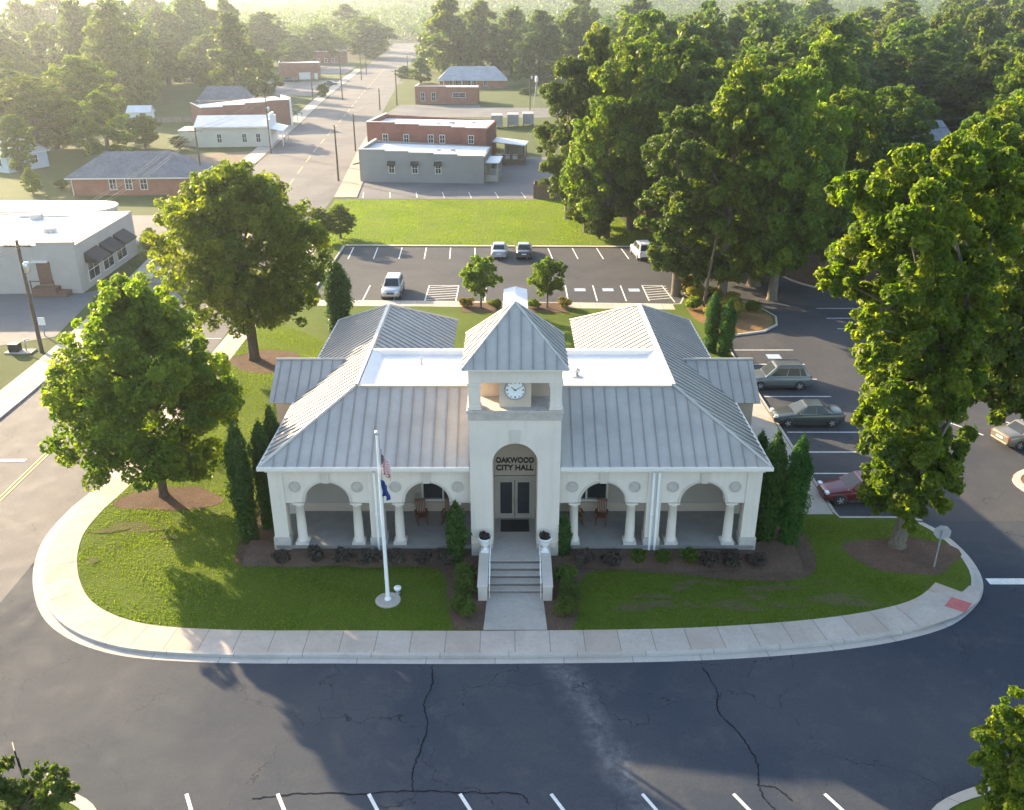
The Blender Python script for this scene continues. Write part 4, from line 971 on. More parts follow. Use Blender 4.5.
for i,x,yt,Y,w,lab in ((1,228,15,275,60,'very tall tree with a notched crown behind the long brick shops'),(2,262,52,290,36,'tree beside the very tall one behind the long brick shops'),(0,295,38,420,40,'tree behind the far brick building'),(3,318,25,470,60,'round tree behind the farthest brick building'),(0,365,18,520,64,'sunlit round tree at the far end of the street'),(2,345,5,600,50,'hazy tree beyond the end of the street'),(3,404,66,372,20,'golden bush beside the far street'),(1,420,58,345,24,'small tree beside the grey hip roofed house'),
    (1,440,5,395,50,'tall hazy tree behind the grey hip roofed house, closest to the street'),(2,480,2,400,60,'tall tree behind the middle of the grey hip roofed house'),(1,512,10,385,46,'tall tree behind the end of the grey hip roofed house'),(3,540,12,338,62,'round tree beside the lattice mast'),(0,575,8,350,56,'tree beyond the lattice mast'),(2,460,25,372,44,'shaded tree close behind the grey roof'),(0,322,84,292,14,'small street tree before the green awning'),(3,527,95,300,18,'shrubby tree beside the small brick building')):
    by_px(far,i,x,yt,Y,w,lab,GT+' and along the far street')
# --- the wood: individually placed trees, one label per place
def street_dist(x,y): return abs(x-cen(y))
free = []
def clash(x,y,d):
    for (a,b_,r) in free:
        if (a-x)**2+(b_-y)**2 < (d+r)**2*.3: return True
    return False
for o in COL.objects:
    if o.parent is None and o.get('category') == 'tree': free.append((o.location.x,o.location.y,4.0))
keep_out = [(71,152,9),(58,148,8),(64,160,6)]
words_h = ['short','middling','tall','very tall']; words_w = ['slender','rounded','broad']
place_words = {}
cnt = 0
def wood_zone(x,y):
    if y > 103 and y < 335 and x > 14+.10*(y-105) and x < .62*y+12: return 'the wood beyond the parking lots'
    if 335 <= y < 460 and x > cen(y)+24 and x < .62*y+12: return 'the hazy wood past the grey hip roofed house'
    if 240 <= y < 460 and x < -92-.10*(y-240) and x > -.62*y-12: return 'the hazy wood past the town'
    return None
wood = []
y = 104.0
while y < 455:
    st = 8.5+ (y-100)*.030
    x = -.64*y
    while x < .64*y:
        X = x+rnd.uniform(-.35,.35)*st; Y = y+rnd.uniform(-.3,.3)*st; zn = wood_zone(X,Y)
        if zn and not clash(X,Y,st*.45) and all((X-a)**2+(Y-b_)**2 > r*r for a,b_,r in keep_out): wood.append((X,Y,st,zn)); free.append((X,Y,st*.45))
        x += st
    y += st*.92
wood.sort(key=lambda t:t[1])
WOODMAX = 215
if len(wood) > WOODMAX:
    near = wood[:120]; rest = wood[120:]; stp = len(rest)/(WOODMAX-120)
    wood = near+[rest[int(i*stp)] for i in range(WOODMAX-120)]
for (X,Y,st,zn) in wood:
    h = rnd.uniform(15,24)*(1 if Y<230 else 1.12 if Y<330 else 1.32); w = st*rnd.uniform(1.15,1.6)
    if Y < 112 : h *= .8
    # keep the two roofs in the wood in view
    if 40 < X < 80 and Y < 152 and Y > 100 and abs(X/Y-.447) < .09: h = min(h, 26-Y*.137)
    pool = mid if Y < 150 else far
    d = 'nearest rows' if Y<150 else 'middle rows' if Y<230 else 'rear rows'
    lab = f"{words_w[min(2,int((w/st-1.15)/.16))]} {words_h[min(3,int((h-12)/4))]} tree, {d} of {zn}"
    place(pool[rnd.randrange(len(pool))], X, Y, h, w, lab, 'trees of '+zn)
# far woods: one canopy nobody could count
def far_wood():
    g = np.random.default_rng(9); C = []; Rr = []
    r = random.Random(10)
    def put(X,Y,s):
        z = terrain_z(X,Y); h = r.uniform(11,26)
        for q in range(3):
            C.append((X+r.uniform(-.3,.3)*s, Y+r.uniform(-.3,.3)*s, z+h*(.45+.2*q)-s*.1)); Rr.append(s*(.55-.10*q)*r.uniform(.8,1.15))
    y = 455.0
    while y < 1750:
        s = 9+ (y-450)*.012; x = -.66*y
        while x < .66*y:
            if street_dist(x, min(y,839)) > 17 or y > 745: put(x+r.uniform(-.5,.5)*s, y+r.uniform(-.5,.5)*s, s*r.uniform(.7,1.15))
            x += s*1.55
        y += s*(1.35 if y < 700 else 1.35)
    return C,Rr
C,Rr = far_wood()
fw = mesh_obj('far_wood', leaf_mesh('far_wood', C, Rr, 420000, .8, 5, LEAF['far3'], 1.0, shell=.75))
v = np.empty(len(fw.data.vertices)*3,np.float32); fw.data.vertices.foreach_get('co',v); v = v.reshape(-1,4,3)
c = v.mean(1,keepdims=True); sc = 1+np.clip((c[:,:,1:2]-500)/500,0,2.2); v = c+(v-c)*sc
fw.data.vertices.foreach_set('co', v.ravel()); fw.data.update()
tag(fw,'distant hazy wood covering the hills beyond the town','wood',kind='stuff')
# unplaced prototypes go
for p in mid+far+[cy,cs,sp,sg,bx,gd,rs]:
    if p.name not in used and p.get('label') is None:
        for ch in list(p.children): bpy.data.objects.remove(ch)
        bpy.data.objects.remove(p)
# --- grass blades
def inside(poly, x, y):
    c = np.zeros(len(x),bool); n = len(poly); j = n-1
    for i in range(n):
        xi,yi = poly[i][:2]; xj,yj = poly[j][:2]
        k = ((yi>y)!=(yj>y)) & (x < (xj-xi)*(y-yi)/(yj-yi+1e-12)+xi); c ^= k; j = i
    return c
def grass(name, poly, holes, dens, hgt, wid, z, seed, label, thin=()):
    g = np.random.default_rng(seed); P = np.array([(p[0],p[1]) for p in poly]); lo = P.min(0); hi = P.max(0)
    n = int((hi-lo).prod()*dens); x = lo[0]+(hi[0]-lo[0])*g.random(n); y = lo[1]+(hi[1]-lo[1])*g.random(n)
    k = inside(poly,x,y); jx = x+g.normal(size=n)*.14; jy = y+g.normal(size=n)*.14
    for h in holes: k &= ~inside(h,jx,jy)
    for h in thin: k &= ~(inside(h,jx,jy) & (g.random(n) < .6))
    x = x[k]; y = y[k]; n = len(x)
    a = g.random(n)*6.283; h = hgt*(.5+.9*g.random(n))*(.75+.35*np.sin(x*.9+np.sin(y*.7)*2)*np.sin(y*.8+1)); w = wid*(.6+.8*g.random(n)); l = g.normal(size=(n,2))*h[:,None]*.45
    V = np.empty((n,3,3),np.float32); V[:,0] = np.stack([x-np.cos(a)*w,y-np.sin(a)*w,np.full(n,z)],1); V[:,1] = np.stack([x+np.cos(a)*w,y+np.sin(a)*w,np.full(n,z)],1); V[:,2] = np.stack([x+l[:,0],y+l[:,1],z+h],1)
    me = bpy.data.meshes.new(name); me.vertices.add(3*n); me.vertices.foreach_set('co',V.ravel()); me.loops.add(3*n); me.loops.foreach_set('vertex_index',np.arange(3*n,dtype=np.int32)); me.polygons.add(n); me.polygons.foreach_set('loop_start',np.arange(0,3*n,3,dtype=np.int32))
    try: me.polygons.foreach_set('loop_total',np.full(n,3,dtype=np.int32))
    except Exception: pass
    t = np.clip(.45+.25*np.sin(x*.35+1)*np.sin(y*.5)+.25*g.normal(size=n),0,1).astype(np.float32)
    A_ = me.attributes.new('tint','FLOAT','POINT'); A_.data.foreach_set('value',np.repeat(t,3)); me.materials.append(LEAF['grass']); me.update(calc_edges=True)
    o = mesh_obj(name, me); tag(o,label,'grass',kind='stuff'); return o
bare = [blob(12.4,36.0,1.3,.35,12,.3,31),blob(6.2,34.6,1.3,.4,12,.3,32),blob(10.5,34.6,1.2,.35,12,.3,33),blob(15.6,35.0,1.6,.4,12,.3,34),blob(-20.5,41.6,1.2,.5,12,.3,35)]
for q in range(14): bare.append(blob(rnd.uniform(4.0,16.5),rnd.uniform(34.5,36.5),rnd.uniform(.25,.9),rnd.uniform(.08,.26),14,.4,60+q))
for q in range(5): bare.append(blob(rnd.uniform(-22,-17.5),rnd.uniform(38,43.2),rnd.uniform(.3,.9),rnd.uniform(.1,.3),14,.35,90+q))
for i,q in enumerate(bare): sheet('worn_patch', q, .148+i*.0012, M['worn'], 'worn brownish patch in the lawn')
hard = [fb, blob(-19.6,44.6,2.7,1.5,seed=3), blob(-19.6,66.3,3.1,2.4,seed=5), blob(20.2,38.9,2.6,1.9,seed=8), ramp_poly, [(-13.9,38),(14,38),(14,62),(-13.9,62)], [(14.2,42.8),(18,42.8),(18,88),(14.2,88)], [(-1.2,32),(1.5,32),(1.4,37),(-1.1,37)]]
lawn_in = [tuple(p) for p in k2[:iw+1]]+[(22.3,36.5),(22.6,38.6),(22.3,40.9),(21.8,41.9),(18,42.3),(14.2,43),(14.2,80),(-18,80),(-19.9,84),(-19.9,103),(-22.6,103)]
# the lawn proper stays inside the pavement
lawn_front = [p for p in lawn_in if p[1] < 80]
grass('grass', lawn_front, hard, 150, .085, .022, .146, 3, 'short lawn grass round the city hall', bare)
grass('field_grass', [(-24.5,104.8),(23,104.3),(15.5,112),(12,130.8),(-25.6,131.6)], [], 60, .11, .035, .01, 4, 'rougher sunlit grass of the open field')
# ------------------------------------------------------------------ vehicles
def paint(name, c, metal=.35): return simple(name, c, .32, metal, .04, 3, .5, .6)
CARG = glassdark('car_glass', (.02,.025,.03), .04); TYRE = simple('tyre_rubber', (.018,.018,.019), .9, 0, .2, 10)
RIM = simple('alloy_rim', (.45,.46,.48), .35, .7, .1, 8); LAMPW = simple('headlamp_clear', (.72,.74,.76), .15, .2, .05, 5); LAMPR = simple('tail_lamp_red', (.32,.02,.02), .25, 0, .1, 5); PLAST = simple('dark_bumper_plastic', (.035,.035,.038), .6, 0, .15, 6)
def make_car(name, kind, col, label, cat, loc, rz):
    root = empty(name, (0,0,0))
    suv = kind in ('suv','van')
    Lc,W,Hh = {'sedan':(4.7,1.80,1.46),'suv':(4.65,1.88,1.82),'van':(4.6,1.85,1.70),'coupe':(4.7,1.82,1.45)}[kind]
    hw = W/2; x0 = -Lc/2; x1 = Lc/2; belt = .98 if suv else .90; gc = .24 if suv else .19
    # body: stations from nose (x1) to tail (x0): (x, halfwidth, bottom, shoulder z)
    if suv: st = [(x1,.62,.42,.66),(x1-.08,.76,.33,.82),(x1-.3,.87,.27,.92),(x1-.75,.92,.25,.99),(x1-1.2,.93,.24,1.05),(0,.93,.24,1.07),(x0+.9,.93,.25,1.08),(x0+.3,.91,.30,1.08),(x0+.06,.86,.36,1.04),(x0,.78,.44,.96)]
    else: st = [(x1,.56,.36,.56),(x1-.08,.72,.28,.67),(x1-.35,.84,.22,.75),(x1-.9,.89,.20,.84),(x1-1.3,.9,.19,.91),(0,.9,.19,.95),(x0+1.0,.9,.20,.99),(x0+.4,.88,.24,.99),(x0+.08,.82,.32,.95),(x0,.74,.40,.86)]
    rings = []
    for x,w,zb,zs in st:
        w = w*hw/.93 if suv else w*hw/.9
        m = (zb+zs)/2
        h = [(w*.86,zb),(w*.97,zb+.07),(w,m),(w*.985,zs-.12),(w*.93,zs-.03),(w*.78,zs+.015),(w*.3,zs+.03)]
        rings.append([(x,a,z) for a,z in h]+[(x,-a,z) for a,z in reversed(h)])
    b = MB(); b.loft(rings)
    # cabin: base rectangle and roof rectangle
    if suv: f0,f1,r1,r0 = 1.25,.36,-1.7,-2.14
    elif kind=='coupe': f0,f1,r1,r0 = .95,.10,-.75,-1.55
    else: f0,f1,r1,r0 = 1.22,.30,-.95,-1.82
    zb = belt+ (.04 if suv else .02); zt = Hh-.05; wb = hw*.93; wt = hw*.74
    def sec(xf,xr,w,z,n=0): return [(xf,-w,z),(xf,w,z),(xr,w,z),(xr,-w,z)]
    s0 = sec(f0,r0,wb,zb-.1); s1 = sec(f1,r1,wt,zt); s2 = sec(f1-.14,r1+.12,wt*.84,Hh)
    b.loft([s0,s1,s2], 0, False)
    body = b.build('body', col, root, .055)
    def panel(name, quad, mat, out=.012, inset=.0):
        q = [Vector(p) for p in quad]; n = (q[1]-q[0]).cross(q[3]-q[0]).normalized(); c = sum(q,Vector())/4
        if n.dot(c-Vector((0,0,.6))) < 0: n = -n
        pb = MB(); pb.prism([p+n*.004 for p in q], n*out); return pb.build(name, mat, root)
    def lerpq(a,b_,t): return Vector(a).lerp(Vector(b_),t)
    def face(i0,i1,ub,ut,va,vb):
        """quad on the cabin side between base corners i0,i1; u along, v up"""
        A,B = Vector(s0[i0]),Vector(s0[i1]); C,D = Vector(s1[i0]),Vector(s1[i1])
        def p(u,v): return A.lerp(B,u).lerp(C.lerp(D,u),v)
        return [p(ub,va),p(ut,va),p(ut,vb),p(ub,vb)]
    panel('windscreen', face(0,1,.07,.93,.2,.95), CARG); panel('rear_window', face(2,3,.09,.91,.28 if not suv else .22,.92), CARG)
    for (i,j) in ((1,2),(3,0)):
        cuts = ((.10,.46),(.49,.80),(.82,.95)) if suv else ((.11,.50),(.53,.88))
        for a,c in cuts:
            if i == 3: a,c = 1-c,1-a
            panel('side_window', face(i,j,a,c,.25,.90), CARG)
    wr = .35 if suv else .32
    for sx in (x1-.86, x0+.88):
        for sy in (-1,1):
            T = Matrix.Translation((sx, sy*(hw-.10), wr)) @ Matrix.Rotation(R(90)*-sy,4,'X')
            ab = MB(); ab.lathe([(wr+.055,-.06),(wr+.055,.102),(wr-.02,.102)], (0,0,0), 20, 0, T); ab.build('wheel_arch', PLAST, root)
            wb_ = MB(); wb_.lathe([(wr*.62,-.1),(wr*.94,-.1),(wr,-.07),(wr,.075),(wr*.94,.108),(wr*.66,.112)], (0,0,0), 24, 0, T); wh = wb_.build('wheel', TYRE, root)
            rb = MB(); rb.lathe([(wr*.66,.05),(wr*.64,.116),(wr*.5,.10),(wr*.16,.12),(0.01,.122)], (0,0,0), 20, 0, T)
            for q in range(5):
                a = q*2*math.pi/5; d = Matrix.Rotation(a,4,'Z'); rb.box(.05,wr*.6,-.03,.03,.105,.128,0,T@d)
            o = rb.build('rim', RIM, None); o.parent = wh
    hz = .72 if suv else .62
    for sy in (-1,1):
        q = MB(); q.box(x1-.26,x1-.035,sy*hw*.62-.17,sy*hw*.62+.17,hz,hz+.14); q.build('headlight', LAMPW, root, .03)
        q = MB(); q.box(x0+.005,x0+.2,sy*hw*.74-.12,sy*hw*.74+.12,.72 if not suv else .78,.90 if not suv else 1.05); q.build('tail_light', LAMPR, root, .02)
        q = MB(); q.box(.62,.78,sy*(hw+.02)-.08,sy*(hw+.02)+.08,belt+.02,belt+.14); q.build('mirror', col, root, .03)
        if suv:
            q = MB(); q.tube([(f1-.25,sy*wt*.85,Hh+.02),(f1-.32,sy*wt*.85,Hh+.055),(r1+.3,sy*wt*.85,Hh+.055),(r1+.2,sy*wt*.85,Hh+.02)], .02, 6); q.build('roof_rail', PLAST if kind=='suv' else RIM, root)
    for sy in (-1,1):
        q = MB(); q.box(x0+1.3,x1-1.3,sy*hw*.97-.03,sy*hw*.97+.03,gc-.02,gc+.16); q.build('sill', PLAST, root, .02)
    q = MB(); q.box(x1-.1,x1+.012,-.34,.34,hz-.12,hz+.05); q.build('grille', PLAST, root, .02)
    q = MB(); q.box(x1-.2,x1+.02,-hw*.7,hw*.7,.3,.42); q.build('bumper', PLAST if suv else col, root, .04)
    q = MB(); q.box(x0-.025,x0+.2,-hw*.78,hw*.78,.36,.5); q.build('bumper', PLAST if suv else col, root, .04)
    q = MB(); q.box(x0-.012,x0+.02,-.26,.26,.64,.76); q.build('number_plate', M['white'], root)
    root.location = loc; root.rotation_euler = (0,0,rz); tag(root, label, cat, 'cars parked about the city hall'); return root
SIL = paint('silver_paint',(.36,.38,.40)); GRN = paint('grey_green_paint',(.06,.072,.068)); RED = paint('dark_red_paint',(.12,.010,.015),.25); WHT = paint('white_car_paint',(.74,.74,.72),0); TAN = paint('tan_paint',(.19,.172,.13)); DRK = paint('charcoal_paint',(.06,.07,.08)); SIB = paint('blue_grey_paint',(.13,.155,.165))
PI = math.pi
LZ = .013
make_car('parked_suv','suv',SIB,'silver blue off-roader with roof rails in the side lot by the planted island','car',(19.75,61.6,LZ),PI)
make_car('parked_sedan','sedan',GRN,'grey green four door saloon parked beside the hall gable','car',(20.05,55.25,LZ),PI)
make_car('parked_saloon','sedan',RED,'dark red car half hidden under the tall tree by the stop sign','car',(20.1,44.4+.6,LZ),PI+.03)
make_car('parked_minivan','van',SIL,'silver van facing the hall in the rear lot, standing alone','car',(-11.7,85.0,LZ),-PI/2)
make_car('silver_car','sedan',SIL,'silver saloon at the grass field kerb, nearer the long street','car',(-1.45,100.0,LZ),PI/2)
make_car('dark_car','sedan',DRK,'charcoal car with bright roof at the grass field kerb beside a silver saloon','car',(1.35,99.9,LZ),PI/2)
make_car('white_suv','suv',WHT,'white tall car at the end of the grass field kerb by the wood','car',(14.7,99.4,LZ),PI/2+.12)
make_car('shaded_car','suv',WHT,'pale car in deep shade beneath the wood beside the white tall car','car',(20.6,99.6,LZ),PI/2+.05)
make_car('tan_car','coupe',TAN,'tan car with dark glass near the straw island in the side lot','car',(33.6,52.2,LZ),.25)
make_car('street_car','sedan',DRK,'small dark car on the pale lot before the far brick buildings','car',(-64.5,337.5,.01),0)
make_car('distant_car','suv',DRK,'dark car parked at the far brick building beyond the small dark one','car',(-82,351,.01),.2)
# ------------------------------------------------------------------ flagpole, flags, urns, chairs, sign
FX,FY = -5.89,35.0
fp = empty('flagpole', (FX,FY,.15), 0, 'tall white flagpole on a round concrete pad in the front lawn', 'flagpole')
b = MB(); b.lathe([(.6,0),(.6,.06),(.56,.09),(0.0,.1)], (FX,FY,.15), 28, sm=False); b.build('pad', M['conc'], fp)
b = MB(); b.lathe([(.16,.1),(.16,.16),(.1,.22),(.095,.25),(.085,3),(.05,8.75)], (FX,FY,.15), 14); b.build('pole', M['white'], fp)
b = MB(); b.lathe([(.02,8.75),(.07,8.78),(.1,8.86),(.07,8.95),(.0,8.97)], (FX,FY,.15), 14); b.build('finial', M['alum'], fp)
b = MB(); b.tube([(FX+.09,FY-.02,8.8),(FX+.12,FY-.02,4.5),(FX+.1,FY-.02,1.3)], .008, 5); b.build('halyard', M['wire'], fp)
def flagmat(name, kind):
    m, nt, out = nodes(name); uv = nt.nodes.new('ShaderNodeUVMap'); sp = nt.nodes.new('ShaderNodeSeparateXYZ'); L(nt, uv.outputs[0], sp.inputs[0])
    u,v = sp.outputs[0],sp.outputs[1]
    if kind == 'stripes':
        st = mth(nt,'LESS_THAN', mth(nt,'MODULO', mth(nt,'MULTIPLY',v,13.0), 2.0), 1.0)
        c = mixc(nt, st, (.72,.70,.68), (.42,.03,.045))
        can_ = mth(nt,'MULTIPLY', mth(nt,'LESS_THAN',u,.4), mth(nt,'GREATER_THAN',v,6/13))
        # star dots
        fu = mth(nt,'SUBTRACT', mth(nt,'FRACT', mth(nt,'MULTIPLY',u,15.0)), .5); fv = mth(nt,'SUBTRACT', mth(nt,'FRACT', mth(nt,'MULTIPLY',v,16.7)), .5)
        dd = mth(nt,'ADD', mth(nt,'MULTIPLY',fu,fu), mth(nt,'MULTIPLY',fv,fv)); star = mth(nt,'LESS_THAN', dd, .05)
        cc = mixc(nt, star, (.016,.024,.08), (.6,.6,.6)); c = mixc(nt, can_, c, cc)
    else:
        c = mixc(nt, mth(nt,'GREATER_THAN',u,.0), (.02,.04,.16), (.025,.05,.2))
    bsdf(nt, out, c, .85, 0, .1); return m
def hanging_flag(name, z1, hoist, fly, mat, label, seed):
    b = MB(); uv = []; nu,nv = 26,16; r = random.Random(seed); ph = r.uniform(0,6)
    for i in range(nu+1):
        u = i/nu
        for j in range(nv+1):
            v = j/nv
            # limp cloth: the fly edge swings down beside the pole in folds
            a = R(14)+ (R(80)-R(14))*min(1,u*1.5); dx = fly*(u*.22+.04*math.sin(u*9+ph)); dz = -fly*u*(.62)*(.4+.6*v)
            fold = .09*math.sin(u*17+ph)*min(1,u*4)
            b.v.append((FX+.1+dx*(1-.25*v)+.03*math.sin(v*5+u*6), FY-.03+fold, z1-hoist*(1-v)+dz*.8)); uv.append((u,v))
    for i in range(nu):
        for j in range(nv):
            b.f.append([i*(nv+1)+j,(i+1)*(nv+1)+j,(i+1)*(nv+1)+j+1,i*(nv+1)+j+1]); b.m.append(0); b.s.append(True)
    o = b.build(name, mat, uv=uv, fix=False); sm = o.modifiers.new('thick','SOLIDIFY'); sm.thickness = .006
    return tag(o, label, 'flag')
hanging_flag('national_flag', 8.3, 1.2, 2.1, flagmat('flag_stripes','stripes'), 'limp red and white striped flag with blue canton near the top of the flagpole', 3)
hanging_flag('state_flag', 6.8, .9, 1.4, flagmat('flag_blue','blue'), 'limp dark blue flag hanging below the striped one', 5)
fl = empty('flood_light', (-5.5,35.6,.15), 0, 'small white spotlight on the lawn behind the flagpole pad', 'spotlight')
b = MB(); b.lathe([(.12,0),(.12,.03),(.03,.05),(.03,.2)], (-5.5,35.6,.15), 12); b.build('stand', M['galv'], fl)
b = MB(); b.lathe([(.06,.18),(.16,.22),(.18,.34),(.16,.36),(.0,.37)], (-5.5,35.6,.15), 14); b.build('lamp_housing', M['white'], fl)
for s,lab in ((-1,'white urn with dark planting on the cheek wall nearer the flagpole'),(1,'white urn with dark planting on the cheek wall farther from the flagpole')):
    x = BX+s*1.5; y = 38.0
    u = empty('urn', (x,y,1.0), 0, lab, 'urn', 'urns at the top of the steps')
    b = MB(); b.box(x-.2,x+.2,y-.2,y+.2,1.0,1.09); b.lathe([(.16,.09),(.1,.17),(.1,.24),(.2,.34),(.28,.5),(.31,.7),(.36,.74),(.36,.8),(.29,.8),(.27,.72)], (x,y,1.0), 22); b.build('pot', M['white'], u)
    g = random.Random(3); C = [(x+g.uniform(-.12,.12),y+g.uniform(-.12,.12),1.83+g.uniform(0,.1)) for _ in range(6)]; o = mesh_obj('plant', leaf_mesh('plant',C,[.17]*6,420,.06,9,LEAF['purple']), u); o.matrix_parent_inverse = mat4(u).inverted()
    b = MB(); b.lathe([(.27,.74),(.0,.75)], (x,y,1.0), 18); b.build('soil', M['soil'], u)
b = MB(); b.box(-.75+BX,.75+BX,39.9,41.1,FZ,FZ+.02); tag(b.build('doormat', M['mat_'], bevel=.006), 'black rubber doormat before the entrance doors', 'doormat')
def rocker():
    r = empty('rocking_chair', (0,0,0)); W_ = M['rock_wood']
    b = MB(); b.box(-.27,.27,-.27,.25,.42,.46); b.build('seat', W_, r, .01)
    b = MB(); T = Matrix.Translation((0,.25,.44)) @ Matrix.Rotation(R(-14),4,'X')
    for k in range(6): b.box(-.25+k*.09,-.25+k*.09+.05,-.012,.012,0,.72,0,T)
    b.box(-.28,.28,-.02,.02,.66,.8,0,T); b.box(-.28,.28,-.02,.02,.02,.08,0,T); b.build('backrest', W_, r)
    for s in (-1,1):
        b = MB(); b.tube([(s*.26,-.5,.10),(s*.26,-.25,.04),(s*.26,.1,.03),(s*.26,.45,.1),(s*.26,.62,.17)], .028, 6); b.build('rocker', W_, r)
        b = MB(); b.box(s*.29-.05,s*.29+.05,-.32,.3,.64,.67); b.build('armrest', W_, r, .008)
        b = MB(); b.tube([(s*.26,-.25,.05),(s*.27,-.26,.65)], .026, 6); b.build('leg', W_, r)
        b = MB(); b.tube([(s*.26,.24,.05),(s*.26,.25,.5)], .026, 6); b.build('leg', W_, r)
    return r
rk = rocker(); GK = 'rocking chairs on the porch'
for i,(x,rz,lab) in enumerate(((-4.95,.25,'red brown rocking chair under the porch window behind the flagpole'),(-3.55,-.2,'red brown rocking chair nearest the tower on the flagpole side'),(3.3,.2,'dark wooden rocking chair nearest the tower, away from the flagpole'),(4.6,-.15,'dark wooden rocking chair under the porch window away from the flagpole'))):
    o = rk if i == 0 else copy_tree(rk); o.location = (x+BX,41.0,.8); o.rotation_euler = (0,0,rz); tag(o,lab,'chair',GK)
ss = at(934,567,.15)
sg_ = empty('stop_sign', (ss.x,ss.y,.15), 0, 'octagonal road sign seen from its grey back at the lawn corner', 'road sign')
b = MB(); b.box(ss.x-.03,ss.x+.03,ss.y-.03,ss.y+.03,.0,2.3); b.build('post', M['galv'], sg_)
SA = Matrix.Translation((ss.x+.06,ss.y+.06,2.15)) @ Matrix.Rotation(R(-18),4,'Z')
b = MB(); b.prism([(.41*math.cos(R(22.5+45*k)),0,.41*math.sin(R(22.5+45*k))) for k in range(8)], (0,.012,0), 0, SA); b.build('sign_plate', M['alum'], sg_)
b = MB(); b.prism([(.4*math.cos(R(22.5+45*k)),.0125,.4*math.sin(R(22.5+45*k))) for k in range(8)], (0,.004,0), 0, SA); b.build('sign_face', simple('sign_red',(.45,.02,.03),.5), sg_)
p = at(27,790,0)
sn = empty('street_sign', (p.x,p.y,0), 0, 'thin dark sign post seen edge on behind the bush at the street corner', 'road sign')
b = MB(); b.box(p.x-.025,p.x+.025,p.y-.025,p.y+.025,0,1.55); b.build('post', M['black'], sn)
b = MB(); b.cbox((p.x,p.y-.03,1.75), (.04,.5,.75), R(35)); b.build('sign_plate', M['black'], sn)
# street corner clutter by the utility pole
gx_ = at(22,352,0)
ut = empty('utility_box', (gx_.x,gx_.y,0), 0, 'low dark utility box with white pad on the grass by the leaning pole', 'utility box')
b = MB(); b.box(gx_.x-1.2,gx_.x+1.0,gx_.y-.5,gx_.y+.5,0,.1); b.build('pad', M['conc'], ut)
b = MB(); b.box(gx_.x-.9,gx_.x-.1,gx_.y-.35,gx_.y+.35,.1,.75); b.build('cabinet', M['black'], ut, .03)
b = MB(); b.tube([(gx_.x+.4,gx_.y,0.1),(gx_.x+.4,gx_.y,1.1),(gx_.x+.8,gx_.y,1.1)], .06, 8); b.build('valve_pipe', M['galv'], ut)
px_ = at(45,336,0); sn2 = empty('notice_sign', (px_.x,px_.y,0), 0, 'small white sign on a post beside the street corner lot', 'sign')
b = MB(); b.box(px_.x-.04,px_.x+.04,px_.y-.04,px_.y+.04,0,1.4); b.build('post', M['galv'], sn2)
b = MB(); b.box(px_.x-.3,px_.x+.3,px_.y-.07,px_.y-.045,1.0,1.7); b.build('sign_plate', M['white'], sn2)
# ------------------------------------------------------------------ utility poles and wires
def upole(x, y, h, label, arm=True, trans=False, rz=0.0, r=.16, lean=(0,0)):
    o = empty('utility_pole', (x,y,0), 0, label, 'utility pole', 'utility poles along the streets')
    b = MB(); b.tube([(x,y,-.2),(x+lean[0]*.5,y+lean[1]*.5,h*.5),(x+lean[0],y+lean[1],h)], [r,r*.85,r*.68], 10); b.build('pole', M['pole_wood'], o)
    tx,ty = x+lean[0],y+lean[1]
    if arm:
        b = MB(); b.cbox((tx,ty-.14,h-.45), (2.2,.1,.12), rz); b.build('crossarm', M['pole_wood'], o)
        for s in (-.95,-.5,.5,.95):
            b = MB(); b.lathe([(.03,0),(.05,.05),(.05,.1),(.02,.14)], (tx+s*math.cos(rz),ty-.14+s*math.sin(rz),h-.39), 8); b.build('insulator', M['fixture'], o)
    if trans:
        b = MB(); b.lathe([(.02,0),(.24,.02),(.25,.8),(.2,.86),(.0,.9)], (tx+.38,ty-.1,h*.72), 14); b.build('transformer', M['alum'], o)
    return (tx,ty,h)
tops = {}
for k,(bx_,by_),(tx,ty),arm,tr,lab in (
    ('P1',(42,352),(12,240),True,True,'leaning utility pole with a transformer at the corner by the white flat roofed building'),('A',(203,187),(196,128),True,False,'utility pole at the end of the brick hip roofed building'),
    ('B',(271,153),(265,95),True,True,'utility pole with a transformer before the cream metal building'),('D',(338.6,181),(335,125),False,False,'bare utility pole before the grey building front'),
    ('E',(355.6,151),(353,114),False,False,'bare utility pole at the brick shopfront'),('F',(380,110),(379,88.5),False,False,'short pole beyond the brick shopfront'),('G',(397,105),(396,69.5),True,False,'utility pole before the small brick building across the yard'),
    ('H',(408,77),(407,55.5),True,False,'distant utility pole before the golden bush'),('I',(342.5,100),(340.5,55.5),True,False,'tall utility pole at the kerb beside the pale lot'),('J',(361.5,80),(361,52),True,False,'distant utility pole near the farthest brick building'),
    ('K',(366.5,75),(366.6,48),False,False,'bare distant pole next to the farthest brick building'),('Lp',(313,100),(310,73),False,False,'bare pole beside the green awning'),('Q',(163,105),(157,72),False,False,'old leaning pole among the hazy town trees')):
    p = at(bx_,by_,0); t = up(tx,ty,p.y); tops[k] = upole(p.x,p.y,max(5.5,t.z),lab,arm,tr,0,.17 if p.y<200 else .2,(t.x-p.x if k=='Q' else 0,0))
p = at(530,110,0); t = up(530,67,p.y); tops['M'] = upole(p.x,p.y,t.z,'pole beside the lattice mast in the yard',True,True)
p = at(703,306,.15); tops['R'] = upole(p.x,p.y,7.2,'slanting wooden pole on the planted island',False,False,0,.14,(.7,0))
mast = empty('lattice_mast', (6.6,256,0), 0, 'small splayed steel mast beside a pole in the yard', 'mast')
